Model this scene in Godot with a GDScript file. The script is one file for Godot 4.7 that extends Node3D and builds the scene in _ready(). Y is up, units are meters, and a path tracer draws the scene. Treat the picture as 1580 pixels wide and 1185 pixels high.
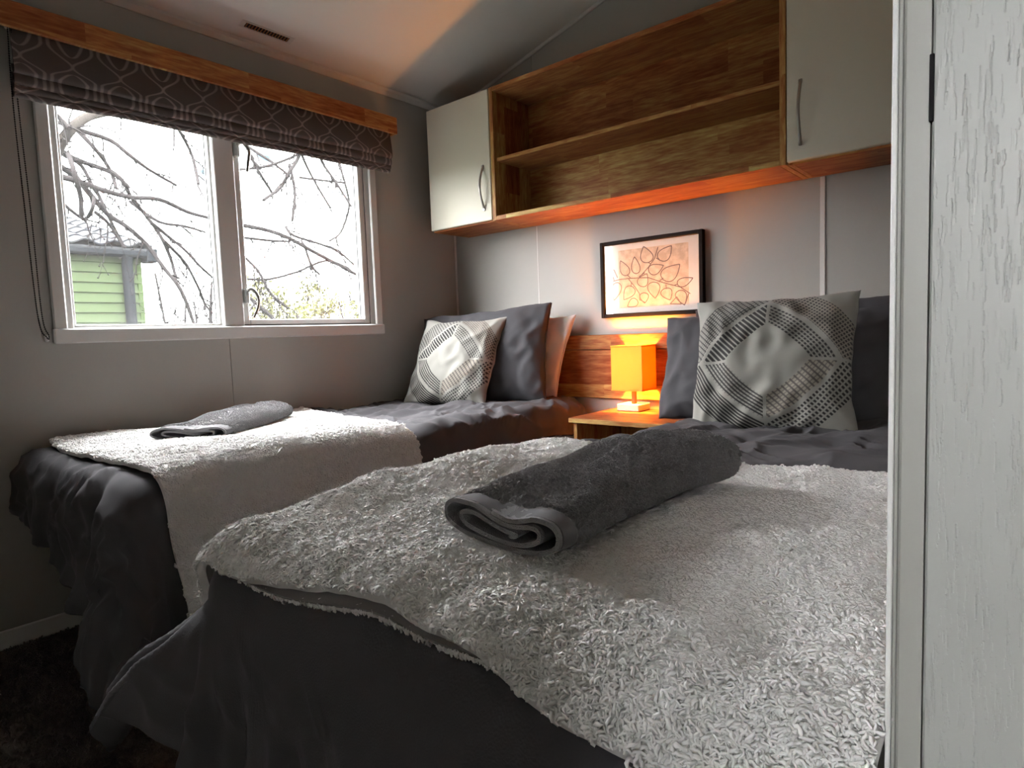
extends Node3D
# Twin bedroom of a holiday caravan. x runs from the window wall into the room, z from the head wall towards the doorway, y up, metres.

const CEIL_Y := 1.95
const CEIL_SLOPE := 0.2574
const RIDGE_X := 1.83

var rng := RandomNumberGenerator.new()
var taken := {}
var M := {}
var last_p := PackedVector3Array()
var last_n := PackedVector3Array()
var noise_a := FastNoiseLite.new()
var noise_b := FastNoiseLite.new()


# ------------------------------------------------------------------ mesh builder
class MB:
	var v := PackedVector3Array()
	var n := PackedVector3Array()
	var uv := PackedVector2Array()
	var ix := PackedInt32Array()

	func vert(p: Vector3, nn: Vector3, u := Vector2.ZERO) -> int:
		v.append(p)
		n.append(nn)
		uv.append(u)
		return v.size() - 1

	func tri(a: int, b: int, c: int) -> void:
		var g := (v[b] - v[a]).cross(v[c] - v[a])
		ix.append(a)
		if g.dot(n[a] + n[b] + n[c]) > 0.0:
			ix.append(c)
			ix.append(b)
		else:
			ix.append(b)
			ix.append(c)

	func quad(a: int, b: int, c: int, d: int) -> void:
		tri(a, b, c)
		tri(a, c, d)

	func face(pts: Array, nn: Vector3) -> void:
		var k := []
		for p in pts:
			k.append(vert(p, nn))
		for i in range(1, k.size() - 1):
			tri(k[0], k[i], k[i + 1])

	func box(c: Vector3, s: Vector3, b := 0.002, q := Basis()) -> MB:
		var h := s * 0.5
		b = minf(b, minf(h.x, minf(h.y, h.z)) * 0.9)
		var pt := func(ax: int, sg: Vector3) -> Vector3:
			var p := Vector3(h.x - b, h.y - b, h.z - b)
			p[ax] = h[ax]
			return c + q * (p * sg)
		var sgs := [-1.0, 1.0]
		for ax in 3:
			var o1 := (ax + 1) % 3
			var o2 := (ax + 2) % 3
			for sa in sgs:
				var nn := Vector3.ZERO
				nn[ax] = sa
				var f := []
				for pr in [[-1, -1], [1, -1], [1, 1], [-1, 1]]:
					var sg := Vector3.ONE
					sg[ax] = sa
					sg[o1] = pr[0]
					sg[o2] = pr[1]
					f.append(pt.call(ax, sg))
				face(f, q * nn)
		if b > 0.0:
			for ax in 3:
				var o1 := (ax + 1) % 3
				var o2 := (ax + 2) % 3
				for s1 in sgs:
					for s2 in sgs:
						var a := Vector3.ONE
						a[o1] = s1
						a[o2] = s2
						var a2 := a
						a[ax] = -1.0
						a2[ax] = 1.0
						var nn := Vector3.ZERO
						nn[o1] = s1
						nn[o2] = s2
						face([pt.call(o1, a), pt.call(o1, a2), pt.call(o2, a2), pt.call(o2, a)], (q * nn).normalized())
			for sx in sgs:
				for sy in sgs:
					for sz in sgs:
						var sg := Vector3(sx, sy, sz)
						face([pt.call(0, sg), pt.call(1, sg), pt.call(2, sg)], (q * sg).normalized())
		return self

	func span(a: Vector3, b: Vector3, bev := 0.002) -> MB:
		return box((a + b) * 0.5, (b - a).abs(), bev)

	func tube(pts: Array, radii: Array, sides := 8, flat := 1.0) -> MB:
		var count := pts.size()
		var up := Vector3.UP
		var rows := []
		var prev := Vector3.ZERO
		for i in count:
			var t: Vector3 = (pts[mini(i + 1, count - 1)] - pts[maxi(i - 1, 0)]).normalized()
			if i == 0:
				up = Vector3.UP if absf(t.y) < 0.9 else Vector3.RIGHT
				prev = t.cross(up).normalized()
			var a := (prev - t * prev.dot(t)).normalized()
			prev = a
			var bb := t.cross(a).normalized()
			var row := []
			for k in sides:
				var an := TAU * k / sides
				var d := a * cos(an) + bb * sin(an) * flat
				row.append(vert(pts[i] + d * radii[i], d.normalized(), Vector2(float(k) / sides, float(i))))
			rows.append(row)
		for i in count - 1:
			for k in sides:
				var k2 := (k + 1) % sides
				quad(rows[i][k], rows[i][k2], rows[i + 1][k2], rows[i + 1][k])
		for e in [0, count - 1]:
			var nn: Vector3 = (pts[0] - pts[1]).normalized() if e == 0 else (pts[e] - pts[e - 1]).normalized()
			var ring := []
			for k in sides:
				ring.append(v[rows[e][k]])
			face(ring, nn)
		return self

	func ball(c: Vector3, r: Vector3, rings := 5, sides := 8) -> MB:
		var rows := []
		for i in rings + 1:
			var th := PI * i / rings
			var row := []
			for k in sides:
				var ph := TAU * k / sides
				var d := Vector3(sin(th) * cos(ph), cos(th), sin(th) * sin(ph))
				row.append(vert(c + d * r, (d / r).normalized()))
			rows.append(row)
		for i in rings:
			for k in sides:
				var k2 := (k + 1) % sides
				quad(rows[i][k], rows[i][k2], rows[i + 1][k2], rows[i + 1][k])
		return self

	# profile of points in a plane, swept along an axis: a closed outline pushed from a to b
	func extrude(outline: PackedVector2Array, ex: Vector3, ey: Vector3, from: Vector3, along: Vector3, smooth := false) -> MB:
		var c := outline.size()
		var area := 0.0
		for i in c:
			var p := outline[i]
			var p2 := outline[(i + 1) % c]
			area += p.x * p2.y - p2.x * p.y
		var sgn := 1.0 if area > 0.0 else -1.0
		var en := []
		for i in c:
			var d := (outline[(i + 1) % c] - outline[i]).normalized()
			en.append(Vector2(d.y, -d.x) * sgn)
		for i in c:
			var j := (i + 1) % c
			var n1: Vector2 = en[i]
			var n2: Vector2 = en[i]
			if smooth:
				n1 = (en[(i + c - 1) % c] + en[i]).normalized()
				n2 = (en[i] + en[j]).normalized()
			var w1 := ex * n1.x + ey * n1.y
			var w2 := ex * n2.x + ey * n2.y
			var p := from + ex * outline[i].x + ey * outline[i].y
			var p2 := from + ex * outline[j].x + ey * outline[j].y
			quad(vert(p, w1), vert(p2, w2), vert(p2 + along, w2), vert(p + along, w1))
		var tris := Geometry2D.triangulate_polygon(outline)
		for e in 2:
			var nn := along.normalized() * (1.0 if e == 1 else -1.0)
			var k0 := v.size()
			for q in outline:
				vert(from + ex * q.x + ey * q.y + along * float(e), nn)
			for i in range(0, tris.size(), 3):
				tri(k0 + tris[i], k0 + tris[i + 1], k0 + tris[i + 2])
		return self

	func mesh() -> ArrayMesh:
		var arr := []
		arr.resize(Mesh.ARRAY_MAX)
		arr[Mesh.ARRAY_VERTEX] = v
		arr[Mesh.ARRAY_NORMAL] = n
		arr[Mesh.ARRAY_TEX_UV] = uv
		arr[Mesh.ARRAY_INDEX] = ix
		var m := ArrayMesh.new()
		m.add_surface_from_arrays(Mesh.PRIMITIVE_TRIANGLES, arr)
		return m


# a cloth sheet from f(u, v), u and v in 0..1, closed with a given thickness
func sheet(nu: int, nv: int, f: Callable, thick: float) -> ArrayMesh:
	var p := PackedVector3Array()
	for j in nv + 1:
		for i in nu + 1:
			p.append(f.call(float(i) / nu, float(j) / nv))
	var nn := PackedVector3Array()
	var w := nu + 1
	for j in nv + 1:
		for i in nu + 1:
			var du := p[j * w + mini(i + 1, nu)] - p[j * w + maxi(i - 1, 0)]
			var dv := p[mini(j + 1, nv) * w + i] - p[maxi(j - 1, 0) * w + i]
			nn.append(dv.cross(du).normalized())
	last_p = p
	last_n = nn
	var b := MB.new()
	for k in p.size():
		b.vert(p[k], nn[k], Vector2(float(k % w) / nu, float(k / w) / nv))
	var o := p.size()
	for k in p.size():
		b.vert(p[k] - nn[k] * thick, -nn[k], Vector2(float(k % w) / nu, float(k / w) / nv))
	for j in nv:
		for i in nu:
			var k := j * w + i
			b.quad(k, k + 1, k + w + 1, k + w)
			b.quad(o + k, o + k + 1, o + k + w + 1, o + k + w)
	var rim := []
	for i in nu:
		rim.append(i)
	for j in nv:
		rim.append(j * w + nu)
	for i in nu:
		rim.append(nv * w + nu - i)
	for j in nv:
		rim.append((nv - j) * w)
	var mid := Vector3.ZERO
	for k in rim:
		mid += p[k]
	mid /= rim.size()
	var prev := []
	var c := rim.size()
	for q in c:
		var k: int = rim[q]
		var along: Vector3 = p[rim[(q + 1) % c]] - p[rim[(q + c - 1) % c]]
		var out := along.cross(nn[k]).normalized()
		if out.dot(p[k] - mid) < 0.0:
			out = -out
		prev.append([b.vert(p[k], out), b.vert(p[k] - nn[k] * thick * 0.5 + out * thick * 0.3, out), b.vert(p[k] - nn[k] * thick, out)])
	for q in c:
		var a: Array = prev[q]
		var d: Array = prev[(q + 1) % c]
		b.quad(a[0], d[0], d[1], a[1])
		b.quad(a[1], d[1], d[2], a[2])
	return b.mesh()


func smooth_path(pts: Array, per: int) -> Array:
	var out := []
	var c := pts.size()
	for i in c - 1:
		var p0: Vector3 = pts[maxi(i - 1, 0)]
		var p1: Vector3 = pts[i]
		var p2: Vector3 = pts[i + 1]
		var p3: Vector3 = pts[mini(i + 2, c - 1)]
		for k in per:
			out.append(p1.cubic_interpolate(p2, p0, p3, float(k) / per))
	out.append(pts[c - 1])
	return out


# ------------------------------------------------------------------ nodes
func numbered(called: String) -> String:
	if not taken.has(called):
		taken[called] = 0
		return called
	taken[called] += 1
	return "%s_%03d" % [called, taken[called]]


func thing(called: String, label: String, category: String, at := Vector3.ZERO, group := "") -> Node3D:
	var o := Node3D.new()
	o.name = numbered(called)
	add_child(o)
	o.position = at
	o.set_meta("label", label)
	o.set_meta("category", category)
	if group != "":
		o.set_meta("group", group)
	return o


func struct(called: String, label: String, category: String) -> Node3D:
	var o := thing(called, label, category)
	o.set_meta("kind", "structure")
	return o


func part(parent: Node3D, called: String, mesh: Mesh, m: Material, at := Vector3.ZERO) -> MeshInstance3D:
	var o := MeshInstance3D.new()
	o.name = called
	o.mesh = mesh
	o.material_override = m
	o.position = at
	o.cast_shadow = GeometryInstance3D.SHADOW_CASTING_SETTING_ON
	parent.add_child(o, true)
	return o


func bar(parent: Node3D, called: String, a: Vector3, b: Vector3, m: Material, bev := 0.002) -> MeshInstance3D:
	return part(parent, called, MB.new().box(Vector3.ZERO, (b - a).abs(), bev).mesh(), m, (a + b) * 0.5)


# ------------------------------------------------------------------ textures and materials
func lin(r: float, g: float, b: float) -> Color:
	return Color(r, g, b).linear_to_srgb()


func mat(col: Color, rough: float, o := {}) -> StandardMaterial3D:
	var m := StandardMaterial3D.new()
	m.albedo_color = col
	m.roughness = rough
	m.metallic = o.get("metal", 0.0)
	m.metallic_specular = o.get("spec", 0.5)
	if o.has("tex"):
		m.albedo_texture = o.tex
	if o.has("scale"):
		m.uv1_scale = o.scale
		if not o.get("uv", false):
			m.uv1_triplanar = true
			m.uv1_world_triplanar = o.get("world", true)
	if o.has("bump"):
		m.heightmap_enabled = true
		m.heightmap_texture = o.bump
		m.heightmap_scale = o.get("bump_cm", 0.1)
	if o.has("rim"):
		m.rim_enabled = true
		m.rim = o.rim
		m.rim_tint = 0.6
	return m


func tex(img: Image) -> ImageTexture:
	return ImageTexture.create_from_image(img)


func noise_img(size: int, freq: float, octaves: int, sd: int) -> Image:
	var fn := FastNoiseLite.new()
	fn.seed = sd
	fn.frequency = freq
	fn.fractal_octaves = octaves
	return fn.get_seamless_image(size, size)


# oak block-board: staggered staves with a long grain, u along the grain
func wood_img(size: int, sd: int) -> Image:
	var fn := FastNoiseLite.new()
	fn.seed = sd
	fn.frequency = 1.0
	fn.fractal_octaves = 4
	var r := RandomNumberGenerator.new()
	r.seed = sd
	var rows := 8
	var tones := []
	var offs := []
	for i in rows:
		offs.append(r.randf())
		tones.append([r.randf_range(0.84, 1.1), r.randf_range(0.84, 1.1)])
	var img := Image.create(size, size, false, Image.FORMAT_RGB8)
	for y in size:
		var row := y * rows / size
		for x in size:
			var u := float(x) / size
			var w := float(y) / size
			var q := fposmod(u + offs[row], 1.0)
			var half := 0 if q < 0.5 else 1
			var ang := u * TAU
			var cx := cos(ang) * 0.55
			var cz := sin(ang) * 0.55
			var off := row * 7.3 + half * 3.1
			var g1 := fn.get_noise_3d(cx + off, w * 26.0, cz)
			var g2 := fn.get_noise_3d(cx * 4.0 + off, w * 110.0, cz * 4.0)
			var t: float = tones[row][half] * (1.0 + 0.20 * g1 + 0.16 * g2)
			img.set_pixel(x, y, Color(0.80 * t, 0.63 * t * t, 0.46 * t * t))
	return img


# embossed vinyl: short upright strokes
func emboss_img(size: int, strokes: int, long: int, sd: int) -> Image:
	var r := RandomNumberGenerator.new()
	r.seed = sd
	var img := Image.create(size, size, false, Image.FORMAT_RGB8)
	img.fill(Color(0.5, 0.5, 0.5))
	for i in strokes:
		var x := r.randi() % size
		var y := r.randi() % size
		var l := r.randi_range(long / 4, long)
		var wob := r.randf_range(-0.08, 0.08)
		var c := r.randf_range(0.15, 0.45) if r.randf() < 0.6 else r.randf_range(0.55, 0.8)
		for k in l:
			var px := posmod(x + int(k * wob), size)
			var py := posmod(y + k, size)
			img.set_pixel(px, py, Color(c, c, c))
			if k > l / 4 and k < l * 3 / 4:
				img.set_pixel(posmod(px + 1, size), py, Color(c, c, c))
	return img


# woven cushion front: a plain diamond with stitched bands round it
func cushion_img(size: int) -> Image:
	var img := Image.create(size, size, false, Image.FORMAT_RGB8)
	var fn := FastNoiseLite.new()
	fn.seed = 5
	fn.frequency = 0.9
	for y in size:
		for x in size:
			var u := 2.0 * (x + 0.5) / size - 1.0
			var w := 1.0 - 2.0 * (y + 0.5) / size
			var au := absf(u)
			var aw := absf(w)
			var cross := au - aw
			var a := au + aw + 0.16 * cross * cross
			var along := cross * 0.5
			var dark := 0.0
			var brown := 0.0
			var gap := minf(au, aw) < 0.02
			if a > 0.60 and not gap:
				var top := w > 0.0
				var left := u < 0.0
				var inner := a < 1.0
				var outer := a > 1.07 and a < 1.52
				var sa := fposmod(along * 24.0, 1.0)
				var sb := fposmod(a * 16.0, 1.0)
				if top and left:
					if inner:
						dark = 1.0 if sa < 0.62 else 0.0
					elif outer:
						dark = 0.75 if (sa < 0.3 or fposmod(a * 22.0, 1.0) < 0.32) else 0.0
				elif top:
					if inner:
						dark = 0.9 if (sa < 0.55 and sb < 0.6) else (0.25 if sb < 0.6 else 0.0)
					elif outer:
						dark = 0.85 if (fposmod(along * 30.0, 1.0) < 0.6 and fposmod(a * 20.0, 1.0) < 0.6) else 0.1
						brown = 0.5
				elif left:
					if inner:
						dark = 0.9 if sb < 0.5 else (0.3 if sa < 0.25 else 0.0)
					elif outer:
						dark = 1.0 if fposmod(a * 18.0 + 0.6 * sin(along * 5.0), 1.0) < 0.6 else 0.05
				else:
					if inner:
						dark = 0.55 if fposmod(along * 20.0, 1.0) < 0.35 else (0.35 if sb < 0.3 else 0.0)
						brown = 0.6
					elif outer:
						dark = 1.0 if (fposmod(along * 26.0, 1.0) < 0.55 and fposmod(a * 13.0, 1.0) < 0.62) else 0.0
			var g := 1.0 + 0.07 * fn.get_noise_2d(x * 1.7, y * 1.7)
			var base := Color(0.57, 0.565, 0.54).lerp(Color(0.60, 0.52, 0.44), brown * 0.5) * g
			img.set_pixel(x, y, base.lerp(Color(0.14, 0.135, 0.14), dark))
	return img


# interlaced wavy lattice of the blind, one repeat
func lattice_img(w: int, h: int) -> Image:
	var img := Image.create(w, h, false, Image.FORMAT_RGB8)
	var fn := FastNoiseLite.new()
	fn.seed = 8
	fn.frequency = 0.5
	for y in h:
		for x in w:
			var u := float(x) / w
			var v := float(y) / h
			var line := 0.0
			# ogee strands that meet in a cross between the rows, a rounded hexagon inside each eye
			var c := clampf(1.45 * cos(PI * (v - 0.5)), 0.0, 1.0)
			c = c * c * (3.0 - 2.0 * c)
			var c2 := clampf(1.9 * cos(PI * (v - 0.5)) - 0.75, 0.0, 1.0)
			c2 = sqrt(c2)
			for e in [-1.0, 1.0]:
				for o in [-1.0, 0.0, 1.0]:
					line = maxf(line, clampf(1.7 - absf(u - 0.5 - o - e * 0.43 * c) / 0.030, 0.0, 1.0))
					if absf(v - 0.5) < 0.375:
						line = maxf(line, clampf(1.7 - absf(u - 0.5 - o - e * 0.27 * c2) / 0.030, 0.0, 1.0))
			var g := 1.0 + 0.10 * fn.get_noise_2d(x, y)
			img.set_pixel(x, y, (Color(0.36, 0.33, 0.32).lerp(Color(0.62, 0.58, 0.56), line)) * g)
	return img


func stroke(img: Image, pts: Array, rad: float, col: Color) -> void:
	for i in pts.size() - 1:
		var a: Vector2 = pts[i]
		var b: Vector2 = pts[i + 1]
		var steps := maxi(1, int(a.distance_to(b)))
		for k in steps + 1:
			var p := a.lerp(b, float(k) / steps)
			for dy in range(-int(rad) - 1, int(rad) + 2):
				for dx in range(-int(rad) - 1, int(rad) + 2):
					if Vector2(dx, dy).length() <= rad:
						var q := Vector2i(int(p.x) + dx, int(p.y) + dy)
						if q.x >= 0 and q.y >= 0 and q.x < img.get_width() and q.y < img.get_height():
							img.set_pixelv(q, col)


# line-drawn leaves on a warm wash with a white margin
func print_img() -> Image:
	var w := 840
	var h := 590
	var img := Image.create(w, h, false, Image.FORMAT_RGB8)
	img.fill(Color(0.93, 0.89, 0.85))
	var fn := FastNoiseLite.new()
	fn.seed = 12
	fn.frequency = 0.012
	fn.fractal_octaves = 4
	for y in range(int(h * 0.09), int(h * 0.92)):
		for x in range(int(w * 0.16), int(w * 0.89)):
			var g := fn.get_noise_2d(x, y)
			img.set_pixel(x, y, Color(0.80, 0.68, 0.56).lerp(Color(0.92, 0.80, 0.68), clampf(0.4 + 1.6 * g, 0.0, 1.0)))
	var at := func(x: float, y: float) -> Vector2:
		var top := 296.0 - 131.0 * (x - 232.0) / 1048.0
		var bot := 1075.0 - 45.0 * (x - 250.0) / 1030.0
		return Vector2((x - 240.0) / 1040.0 * w, (y - top) / (bot - top) * h)
	var ink := Color(0.30, 0.15, 0.12)
	# tip x, tip y, base x, base y, half width
	for l in [[695, 300, 745, 482, 66], [992, 295, 868, 458, 62], [430, 460, 505, 625, 50], [590, 415, 610, 608, 46], [905, 518, 748, 590, 56], [1075, 510, 898, 680, 76], [1205, 668, 1050, 742, 46], [725, 610, 650, 752, 56], [345, 910, 395, 708, 52], [460, 905, 565, 758, 58], [812, 892, 790, 706, 64], [970, 915, 912, 783, 58], [1118, 975, 1065, 808, 54], [500, 985, 612, 912, 46], [695, 948, 688, 828, 46]]:
		var tip := Vector2(l[0], l[1])
		var foot := Vector2(l[2], l[3])
		var side := (tip - foot).normalized().orthogonal()
		var ring := []
		for k in 41:
			var q := k / 40.0 * 2.0
			var t := q if q <= 1.0 else 2.0 - q
			var wd: float = l[4] * 1.05 * pow(sin(PI * pow(t, 0.62)), 0.85) * (1.0 if q <= 1.0 else -1.0)
			var p := foot.lerp(tip, t) + side * wd
			ring.append(at.call(p.x, p.y))
		stroke(img, ring, 3.6, ink)
	for s in [[310, 700, 420, 672, 540, 660, 740, 655, 900, 715, 1080, 770, 1175, 845], [640, 650, 740, 540, 810, 440, 850, 310], [520, 670, 590, 760, 640, 840, 640, 910], [930, 740, 932, 785], [860, 695, 900, 665], [1020, 745, 1050, 735], [505, 620, 545, 660], [545, 755, 550, 715], [700, 600, 640, 640], [970, 960, 1040, 880, 1085, 965, 970, 960], [1160, 850, 1130, 950], [745, 482, 770, 500], [830, 432, 868, 458], [320, 600, 350, 680], [350, 560, 390, 650], [640, 905, 700, 940]]:
		var line := []
		for k in range(0, s.size(), 2):
			line.append(at.call(s[k], s[k + 1]))
		stroke(img, line, 3.6, ink)
	return img


func sky_img(w: int, h: int) -> Image:
	var fn := FastNoiseLite.new()
	fn.seed = 23
	fn.frequency = 1.0
	fn.fractal_octaves = 5
	var img := Image.create(w, h, false, Image.FORMAT_RGBF)
	for y in h:
		var el := (0.5 - (y + 0.5) / h) * PI
		for x in w:
			var ph := ((x + 0.5) / w - 0.5) * TAU
			var d := Vector3(sin(ph) * cos(el), sin(el), -cos(ph) * cos(el))
			var c := fn.get_noise_3d(d.x * 2.6 + 3.1, d.y * 6.5, d.z * 2.6)
			var gap := smoothstep(0.21, 0.35, c)
			var cloud := (0.93 + 0.20 * fn.get_noise_3d(d.x * 1.4, d.y * 3.0 + 9.0, d.z * 1.4)) * (1.0 + 2.0 * maxf(d.y, 0.0))  # an overcast is brighter overhead
			img.set_pixel(x, y, Color(cloud, cloud, cloud * 1.015).lerp(Color(0.013, 0.024, 0.031), gap))
	return img


func build_materials() -> void:
	var weave := tex(noise_img(512, 0.22, 2, 31))
	var crumple := tex(noise_img(512, 0.012, 4, 32))
	var emb := tex(emboss_img(1024, 5200, 90, 33))
	var emb_big := tex(emboss_img(512, 1500, 46, 34))
	var wood := tex(wood_img(768, 41))
	var wood_up := wood_img(512, 44)
	wood_up.rotate_90(CLOCKWISE)
	var wood_v := tex(wood_up)
	M.wall = mat(lin(0.355, 0.345, 0.315), 0.62, {"scale": Vector3(1.6, 1.6, 1.6), "bump": emb, "bump_cm": 0.012})
	M.ceiling = mat(lin(0.71, 0.695, 0.66), 0.6, {"scale": Vector3(2, 2, 2), "bump": crumple, "bump_cm": 0.02})
	M.trim = mat(lin(0.62, 0.61, 0.58), 0.45)
	M.door = mat(lin(0.37, 0.378, 0.355), 0.42, {"scale": Vector3(5.0, 4.2, 5.0), "bump": emb_big, "bump_cm": 0.085})
	M.jamb = mat(lin(0.34, 0.34, 0.31), 0.40)
	M.upvc = mat(lin(0.72, 0.72, 0.70), 0.35)
	M.gasket = mat(lin(0.02, 0.02, 0.02), 0.6)
	M.wood = mat(lin(0.51, 0.405, 0.29), 0.42, {"spec": 0.22, "tex": wood, "scale": Vector3(1, 1, 1)})
	M.wood_upright = mat(lin(0.51, 0.405, 0.29), 0.42, {"spec": 0.22, "tex": wood_v, "scale": Vector3(1.4, 1.4, 1.4)})
	M.cabinet_door = mat(lin(0.66, 0.64, 0.54), 0.22, {"spec": 0.10})
	M.metal = mat(lin(0.42, 0.40, 0.37), 0.28, {"metal": 1.0})
	M.dark_metal = mat(lin(0.10, 0.09, 0.08), 0.35, {"metal": 1.0})
	M.black = mat(lin(0.010, 0.010, 0.011), 0.5, {"spec": 0.15})
	M.carpet = mat(lin(0.075, 0.055, 0.042), 0.95, {"scale": Vector3(3, 3, 3), "bump": weave, "bump_cm": 0.4})
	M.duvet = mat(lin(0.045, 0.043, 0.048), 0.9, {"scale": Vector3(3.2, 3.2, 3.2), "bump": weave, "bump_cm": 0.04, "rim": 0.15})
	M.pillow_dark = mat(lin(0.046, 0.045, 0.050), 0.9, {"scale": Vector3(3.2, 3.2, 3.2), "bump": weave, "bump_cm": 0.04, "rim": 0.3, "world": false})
	M.pillow_white = mat(lin(0.70, 0.68, 0.63), 0.9, {"scale": Vector3(3.2, 3.2, 3.2), "bump": weave, "bump_cm": 0.04, "world": false})
	M.cushion_back = mat(lin(0.36, 0.35, 0.32), 0.9, {"scale": Vector3(4, 4, 4), "bump": weave, "bump_cm": 0.05, "world": false})
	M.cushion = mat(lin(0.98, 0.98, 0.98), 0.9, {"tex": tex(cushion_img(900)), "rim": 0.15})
	M.fleece = mat(lin(0.95, 0.945, 0.925), 0.95, {"spec": 0.1})
	M.fleece_back = mat(lin(0.17, 0.16, 0.158), 0.9, {"scale": Vector3(4, 4, 4), "bump": weave, "bump_cm": 0.03})
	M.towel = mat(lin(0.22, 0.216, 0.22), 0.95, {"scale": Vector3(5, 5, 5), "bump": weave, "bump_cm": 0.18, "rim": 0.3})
	M.towel_band = mat(lin(0.10, 0.098, 0.102), 0.85, {"scale": Vector3(6, 6, 6), "bump": weave, "bump_cm": 0.03})
	M.blind = mat(lin(0.55, 0.54, 0.55), 0.9, {"tex": tex(lattice_img(256, 320)), "scale": Vector3(1, 1, 1), "uv": true})
	M.blind.backlight_enabled = true
	M.blind.backlight = Color(0.10, 0.095, 0.09)
	M.glass = mat(Color(1, 1, 1, 0.05), 0.02)
	M.glass.transparency = BaseMaterial3D.TRANSPARENCY_ALPHA
	M.print = mat(Color.WHITE, 0.7, {"tex": tex(print_img())})
	M.shade = mat(lin(0.80, 0.44, 0.05), 0.85)
	M.shade.backlight_enabled = true
	M.shade.backlight = Color(0.58, 0.45, 0.115)
	M.bulb = mat(Color(1.0, 0.8, 0.5), 0.5)
	M.bulb.emission_enabled = true
	M.bulb.emission = Color(1.0, 0.62, 0.22)
	M.bulb.emission_energy_multiplier = 6.0
	M.lamp_white = mat(lin(0.68, 0.66, 0.62), 0.35)
	M.bronze = mat(lin(0.06, 0.035, 0.025), 0.4)
	M.mattress = mat(lin(0.55, 0.53, 0.5), 0.9)
	M.siding = mat(lin(0.021, 0.029, 0.0145), 0.8, {"spec": 0.05, "scale": Vector3(1, 1, 1), "bump": crumple, "bump_cm": 0.05})
	M.siding_corner = mat(lin(0.020, 0.030, 0.012), 0.8, {"spec": 0.05})
	M.tile = mat(lin(0.018, 0.019, 0.020), 0.8, {"spec": 0.08})
	M.tile_b = mat(lin(0.013, 0.014, 0.016), 0.8, {"spec": 0.08})
	M.gutter = mat(lin(0.006, 0.007, 0.008), 0.6, {"spec": 0.05})
	M.bark = mat(lin(0.020, 0.018, 0.016), 0.9, {"spec": 0.05, "scale": Vector3(4, 4, 4), "bump": weave, "bump_cm": 0.5})
	M.twig = mat(lin(0.010, 0.009, 0.009), 0.9, {"spec": 0.05})
	M.leaf = mat(lin(0.035, 0.036, 0.004), 0.7)
	M.leaf.backlight_enabled = true
	M.leaf.backlight = Color(0.2, 0.21, 0.03)
	M.grass = mat(lin(0.015, 0.02, 0.008), 0.95, {"scale": Vector3(0.6, 0.6, 0.6), "bump": weave, "bump_cm": 2.0})
	M.far_wall = mat(lin(0.10, 0.11, 0.13), 0.8)


# ------------------------------------------------------------------ bedding
# a bed's top is a flat core with rounded edges; cloth at flat coordinates (s, t) lies on it and hangs over its free side and foot
func bed_puff(b: Dictionary, s: float, t: float) -> float:
	var y := 0.014 * noise_a.get_noise_2d(s * 260.0 + b.sd, t * 210.0) + 0.010 * noise_a.get_noise_2d(s * 90.0, t * 90.0 + b.sd)
	y += b.rise * smoothstep(0.75, 1.1, t)
	for h in b.humps:
		var dx: float = (s - h[0]) / h[2]
		var dz: float = (t - h[1]) / h[3]
		y += h[4] * exp(-dx * dx - dz * dz)
	return y


func drape(b: Dictionary, s: float, t: float, off: float) -> Vector3:
	var px := clampf(s, b.x0, b.x1)
	var pz := minf(t, b.z1)
	var dx := s - px
	var dz := t - pz
	var d := sqrt(dx * dx + dz * dz)
	var top: float = b.y + off + bed_puff(b, px, pz)
	if d < 0.00001:
		return Vector3(s, top, t)
	var r: float = b.r
	var a := d / r
	var out := 0.0
	var dn := 0.0
	if a < PI * 0.5:
		out = (r + off) * sin(a)
		dn = (r + off) * (1.0 - cos(a))
	else:
		var h := d - r * PI * 0.5
		var ca: float = absf(dx * dz) / (d * d) * 2.0
		var flare: float = b.flare + b.corner_flare * ca
		var edge: float = b.x1 if dx > 0.0 else b.x0
		var q := pz + atan2(dz, absf(dx)) * 0.22 + absf(edge - px)
		var amp: float = b.fold * smoothstep(0.0, 0.22, h) * lerpf(0.2, 1.0, smoothstep(0.6, 1.4, pz))
		var w := sin(q * TAU / 0.135 + b.sd + 1.2 * sin(q * 9.0)) + 0.5 * sin(q * TAU / 0.061 + 1.7) + 0.9 * noise_a.get_noise_2d(q * 500.0, b.sd * 3.0)
		out = r + off + h * flare + amp * (w + 0.6)
		dn = r + off + h * sqrt(maxf(0.05, 1.0 - flare * flare))
	var core := minf(out, r + off)
	var p := Vector3(px + dx / d * (core + (out - core) * b.fx), top - dn, pz + dz / d * (core + (out - core) * b.fz))
	p.y = maxf(p.y, 0.012 + off * 0.2)
	return p


func creases(s: float, t: float, amount: float) -> float:
	var w1 := noise_b.get_noise_2d(s * 95.0 + 14.0 * noise_a.get_noise_2d(s * 200.0, t * 200.0), t * 42.0)
	var w2 := noise_b.get_noise_2d(s * 36.0 + 60.0, t * 120.0 + 40.0 * noise_a.get_noise_2d(s * 150.0, t * 150.0 + 50.0))
	return amount * ((1.0 - absf(w1) * 2.2) * 0.6 + (1.0 - absf(w2) * 2.2) * 0.4)


func curl_mesh(length: float, rad: float, sides: int) -> ArrayMesh:
	var pts := []
	var radii := []
	for k in 5:
		var q := k / 4.0
		pts.append(Vector3(length * 0.18 * sin(q * 5.0), length * 0.85 * sin(PI * (0.06 + 0.86 * q)), length * (q - 0.5)))
		radii.append(rad * [0.75, 1.0, 1.05, 1.0, 0.5][k])
	return MB.new().tube(pts, radii, sides).mesh()


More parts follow.
